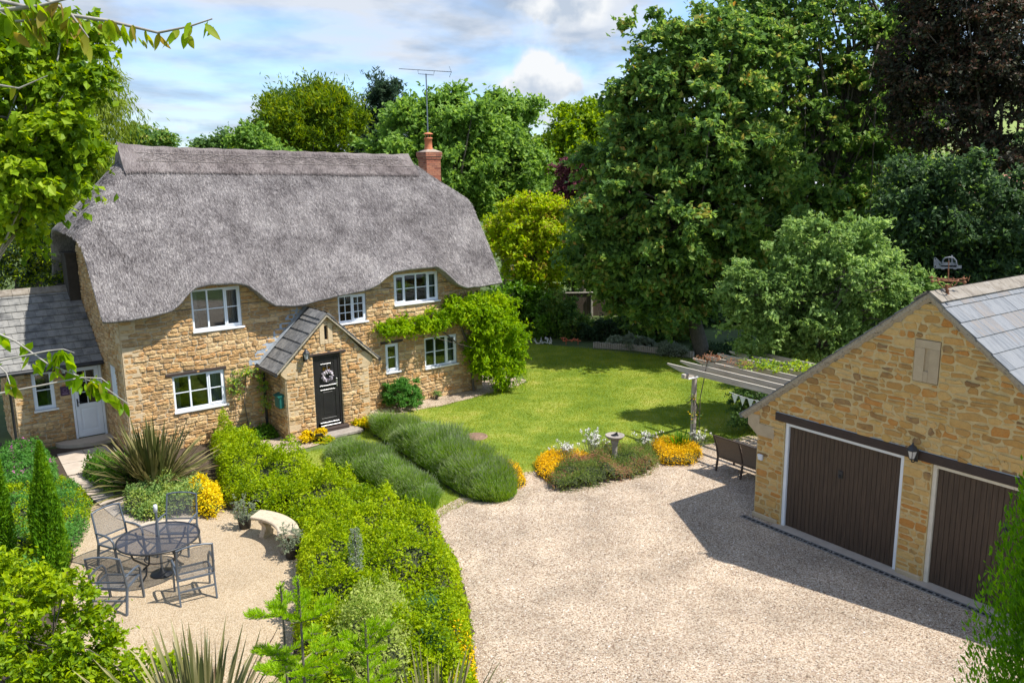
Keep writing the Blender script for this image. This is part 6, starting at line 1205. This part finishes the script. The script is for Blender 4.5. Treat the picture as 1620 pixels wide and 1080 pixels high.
# cherry branches reaching in from the left
def cherry():
    rng=np.random.default_rng(81); base=(-4.3,4.3,0); o=empty('cherry_tree',base,0,'cherry tree whose leafy branches reach in from the left edge','tree'); off=np.array(base); mb=MB(); mb.tube([(0,0,0),(0,0,4),(.05,.05,8.6)],[.13,.10,.06],8)
    Q=[]; 
    def br(pts,k,L_,r0=.012):
        W_=[np.array(at(*p))-off for p in pts]; src=W_[0]; mb.tube([(0,.02,src[2]-.3 if src[2]<8.5 else 8.3),tuple(src)]+[tuple(w_) for w_ in W_[1:]],[r0*2]+list(np.linspace(r0,r0*.3,len(W_))),6)
        for i in range(len(W_)-1):
            n=max(1,int(k*np.linalg.norm(W_[i+1]-W_[i])))
            for q in range(n): t=rng.random(); p=W_[i]+(W_[i+1]-W_[i])*t; Q.append((p+rng.normal(0,.012,3)-[0,0,L_*.5],unit(np.array([rng.normal(0,.5),rng.normal(0,.5),-1.0])),L_*rng.uniform(.5,1.25)))
    br([(-30,-5,4.6),(80,20,4.6),(170,33,4.6),(250,52,4.6),(300,42,4.6),(336,30,4.6)],46,.10)
    br([(-30,20,4.2),(60,10,4.2),(120,-5,4.2)],60,.13); br([(40,-20,4.2),(110,20,4.25),(140,60,4.3)],60,.14); br([(-20,0,4.2),(20,35,4.2),(70,30,4.2)],60,.13)
    br([(-30,130,5.2),(30,140,5.2),(75,120,5.2)],4,.08,.008)
    br([(-40,510,4.6),(25,540,4.6),(75,575,4.6),(130,597,4.6),(165,612,4.6),(205,640,4.6)],42,.11,.007); br([(-20,560,4.3),(10,590,4.3),(18,615,4.3)],40,.12,.007); br([(75,555,4.6),(100,552,4.6),(118,558,4.6)],90,.11,.005); br([(130,597,4.6),(160,598,4.6),(172,607,4.6)],90,.11,.005)
    n=len(Q); P=np.array([q[0] for q in Q]); A_=np.array([q[1] for q in Q]); L_=np.array([q[2] for q in Q])[:,None]
    nn=rng.normal(size=(n,3)); nn[:,1]-=.8; nn=unit(nn-A_*(nn*A_).sum(1,keepdims=True)); s=np.cross(A_,nn); K=5; V=[]
    for k in range(K+1):
        t=k/K; w_=L_*.21*np.sin(pi*t**.75)**.85; c=P+A_*L_*(t-.5)+nn*L_*.25*(t-.5)**2; V+=[c-s*w_+nn*w_*.35,c,c+s*w_+nn*w_*.35]
    V=np.stack(V,1).reshape(-1,3); F=[]; i0=np.arange(n)[:,None]*3*(K+1)
    for k in range(K):
        for j in (0,1): F.append(i0+np.array([[3*k+j,3*k+j+1,3*k+4+j,3*k+3+j]]))
    F=np.stack(F,1).reshape(-1,4); mesh_arrays('leaves',V,F,[L_CHERRY],o,smooth=True); mb.build('branches',BARKL,o)
cherry()
# ================= TREES =================
tree('lime_tree','bright leafy tree filling the upper left, nearest the camera','tree',[(-40,200,180,190),(50,90,100,80,.3),(80,190,90,80),(55,290,90,60),(120,60,60,45,1),(10,360,55,40,.5),(110,250,55,45),(140,130,45,35)],11.5,L_LIME,25000,.12,base=(-11.2,12.8,0),clump=.26,seed=91,r0=.07,nl=36,aspect=.7,shell=.1,flat=.6,limb=BARKL,droop=.8)
tree('willow_tree','yellow green weeping willow behind the upper left tree','tree',[(140,190,55,90),(100,260,80,90),(165,150,30,60),(60,330,60,70)],28,L_WILL,26000,.22,base=(-17.5,28.5,0),clump=.6,seed=92,r0=.2,droop=2.5,aspect=.16,flat=1.6,upb=.1)
tree('dark_conifer','dark green conifer with yellow tipped sprays behind the side extension roof','conifer',[(25,390,75,65),(-20,340,80,80),(75,430,38,30),(70,360,40,45),(95,400,22,30)],25.6,L_PINE,42000,.12,base=(-17.2,26.4,0),clump=.32,seed=93,r0=.12,nl=20,tip=(L_YEL,.38),aspect=.3)
tree('distant_tree','small dark tree on the skyline above the left end of the thatch','tree',[(235,215,32,20),(255,222,28,12),(212,222,20,12)],52,L_OAK,5000,.26,clump=.8,seed=94,group='trees on the skyline',nl=12)
tree('distant_tree','low distant tree on the skyline left of the golden conifer','tree',[(345,228,34,8),(372,222,20,11),(325,232,18,6)],60,L_OAK2,3200,.28,clump=.8,seed=95,group='trees on the skyline',nl=12)
tree('golden_conifer','golden green conifer behind the thatched roof','conifer',[(480,200,75,55),(440,215,55,45),(530,190,55,45),(455,160,30,26),(500,150,28,24),(540,165,24,26),(420,240,45,35)],46,L_GOLDC,60000,.24,clump=.8,seed=96,r0=.35,aspect=.28,flat=1.1,droop=-.6,upb=.2)
tree('hawthorn_tree','green leafy tree between the thatch and the golden conifer','tree',[(415,235,32,32),(395,225,20,30),(450,250,30,25)],40,L_SYC,9000,.2,clump=.55,seed=97,nl=14)
tree('pine_tree','dark blue green pine with two tops right of the golden conifer','conifer',[(600,170,20,45),(622,165,16,42),(585,200,26,40),(640,190,22,32),(605,230,45,35),(570,225,25,35)],56,L_PINE,22000,.34,clump=.7,seed=98,r0=.3,aspect=.25,flat=1.1)
tree('sycamore_tree','big round deep green sycamore behind the chimney','tree',[(700,250,95,75),(660,210,60,55),(740,200,75,55),(640,250,50,45),(720,310,70,45),(700,165,40,26)],44,L_SYC,52000,.27,clump=.75,seed=99,r0=.4,group='round trees behind the cottage')
tree('sycamore_tree','rounded tree just right of the sycamore behind the chimney','tree',[(800,215,60,60),(825,270,42,60),(790,170,35,25),(770,300,45,40)],47,L_SYC,30000,.27,clump=.75,seed=100,r0=.35,group='round trees behind the cottage')
tree('ash_tree','pale yellow green tree in the gap left of the big oak','tree',[(920,210,55,45),(890,240,45,45),(950,190,35,30),(880,290,30,45)],55,L_LIME,20000,.28,clump=.8,seed=101,r0=.3)
tree('purple_plum_tree','dark purple leaved tree in the gap left of the big oak','tree',[(915,275,26,38),(905,310,30,28),(950,300,45,25)],43,L_PURP,14000,.17,clump=.45,seed=102,r0=.15)
tree('bay_tree','bright yellow green tree beyond the right end of the cottage','tree',[(840,345,62,38),(800,365,40,35),(875,370,38,40),(830,400,50,40),(860,330,30,22),(850,440,45,30)],38.5,L_YEL,34000,.16,clump=.45,seed=103,r0=.16,tip=(L_OLEAF,.05))
tree('laurel_bush','glossy green laurel behind the wisteria corner','shrub',[(830,490,50,40),(860,505,45,32),(800,470,35,40),(800,520,30,25)],37,L_LAUREL,20000,.16,clump=.4,seed=104,r0=.06,group='shrubs along the back of the lawn')
tree('dark_shrub','dark green rounded shrub beside the laurel','shrub',[(898,510,34,30),(880,480,26,22),(925,525,18,18)],36.5,L_OAK,13000,.12,clump=.35,seed=105,r0=.06,group='shrubs along the back of the lawn')
tree('rhododendron','dark shrub below the fence with a few cream flowers','shrub',[(960,525,40,24),(1000,520,40,28),(935,530,20,16)],36.0,L_DARK,12000,.12,clump=.3,seed=106,r0=.05,group='shrubs along the back of the lawn',tip=(L_WHITEF,.004))
tree('fatsia_bush','mid green leafy bush behind the log edging','shrub',[(1020,505,42,26),(1050,530,40,22),(1075,520,30,25)],35.6,L_OAK,12000,.13,clump=.35,seed=107,r0=.05,group='shrubs along the back of the lawn')
mound('hosta_clump','pale edged hostas above the log edging','plant',g((960,546),(1030,546),(1040,552),(1000,555),(960,550)),.45,L_GREY,1400,.16,seed=108,w_=.4,aspect=.7)
mound('silver_plant','silvery low plants at the right end of the log edging','plant',g((1030,553),(1085,556),(1090,566),(1045,565)),.4,L_GREY,3000,.07,seed=109,w_=.35)
mound('ivy_bank','dark ivy and leaf litter under the oak','plant',g((1090,552),(1200,552),(1330,552),(1330,580),(1200,578),(1110,562)),.35,L_DARK,9000,.10,seed=110,w_=.5)
# the oak and its neighbours
tree('red_oak_tree','large oak over the lawn with a straight bare trunk','tree',[(1080,330,150,120),(1010,420,110,65),(1100,180,120,110),(1000,290,90,85),(1180,300,110,110),(1130,430,100,60),(1060,90,70,60),(960,380,70,65),(1040,480,80,35,-.5),(1150,90,90,80),(1010,170,50,60)],32.6,L_OAK,150000,.23,base=(*G(1112,560)[:2],0),clump=.55,seed=111,r0=.26,nl=60,shell=.45,tip=(L_OLEAF,.01),aspect=.6,flat=.6)
tree('tall_oak_tree','tall airy tree right of the oak with sky showing through its crown','tree',[(1230,70,110,80),(1330,120,100,90),(1250,200,110,80),(1380,230,90,80),(1180,30,80,60),(1300,310,110,70),(1400,330,80,55),(1220,350,80,55),(1430,150,60,90),(1445,40,50,60),(1400,40,70,70),(1290,-40,120,90)],35,L_OAK,54000,.23,base=(12.0,35.2,0),clump=.55,seed=112,r0=.22,nl=130,shell=.05,aspect=.6,multi=3,flat=.6)
tree('pale_shrub_tree','broad pale green leafy tree beside the garage roof','tree',[(1250,470,85,70),(1350,440,100,70),(1310,385,90,45),(1430,470,50,50),(1210,530,60,45),(1300,530,80,45),(1180,460,45,50)],23.6,L_PALE,66000,.125,base=(8.6,24.2,0),clump=.34,seed=113,r0=.12,nl=50,depthk=.85,flat=.6)
tree('copper_beech_tree','dark purple brown copper beech in the upper right corner','tree',[(1550,60,110,110),(1480,150,70,90),(1600,200,100,100),(1640,50,90,100),(1510,-10,90,80),(1450,90,50,80),(1560,-120,110,80)],29.5,L_COP,110000,.14,base=(18.0,30,0),clump=.55,seed=114,r0=.24,nl=30,flat=.6)
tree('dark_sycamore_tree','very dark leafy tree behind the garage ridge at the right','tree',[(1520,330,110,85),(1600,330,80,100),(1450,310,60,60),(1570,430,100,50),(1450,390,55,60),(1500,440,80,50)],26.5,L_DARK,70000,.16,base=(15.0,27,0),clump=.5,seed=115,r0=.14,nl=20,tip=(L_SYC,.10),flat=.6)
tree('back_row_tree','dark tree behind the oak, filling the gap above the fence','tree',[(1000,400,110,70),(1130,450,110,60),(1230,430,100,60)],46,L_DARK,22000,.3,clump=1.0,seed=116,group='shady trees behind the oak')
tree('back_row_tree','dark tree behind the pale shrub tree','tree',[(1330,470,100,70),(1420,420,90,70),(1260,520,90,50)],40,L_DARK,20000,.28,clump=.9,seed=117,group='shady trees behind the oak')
tree('far_garden_tree','mid green tree filling the gap between the tall oak and the copper beech','tree',[(1420,250,70,70),(1380,180,60,60),(1450,180,50,50),(1400,320,80,50)],43,L_OAK,22000,.24,clump=.7,seed=132,r0=.2,nl=20)
tree('far_garden_tree','mid green tree filling the gap behind the fence left of the oak','tree',[(900,440,60,45),(960,450,60,40),(865,400,40,40)],45,L_SYC,16000,.22,clump=.6,seed=131,r0=.12,nl=14)
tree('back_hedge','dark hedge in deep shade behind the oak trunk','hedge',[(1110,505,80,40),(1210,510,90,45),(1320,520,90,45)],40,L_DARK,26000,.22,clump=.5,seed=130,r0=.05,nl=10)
tree('pittosporum_bush','dark leafy bush behind the garden sofa','shrub',[(1180,645,28,38),(1200,620,25,25),(1205,665,22,25)],22.6,L_OAK2,8000,.075,clump=.22,seed=118,r0=.03)
tree('hedge_sprays','bright leafy sprays behind the garage ridge','shrub',[(1560,445,60,18),(1600,425,40,16)],27,L_YEL,3000,.12,clump=.3,seed=119,r0=.05)
mb=None
def far_wood():
    rng=np.random.default_rng(121); n=60000; x=rng.uniform(-260,330,n); y=150+rng.uniform(0,160,n)**1.0; k=(vnoise(np.stack([x,y],1),.03,7)>.52)|(y<158); x=x[k];y=y[k];n=len(x)
    kk=np.clip((y-110)/420,0,1);kk=kk*kk*(3-2*kk);side=np.clip((x+160)/420,0,1); z0=kk*(11+side*30)*.9; z=z0+rng.uniform(0,1,n)**.6*(3.5+4*vnoise(np.stack([x,y],1),.12,9)); V,F=leaves_geo(np.stack([x,y,z],1),rng,1.1,None,0,.8)
    o=mesh_arrays('distant_wood',V,F,[L_OAK]); tag(o,'far off hedgerows and woods on the hillside','woodland',kind='stuff')
far_wood()
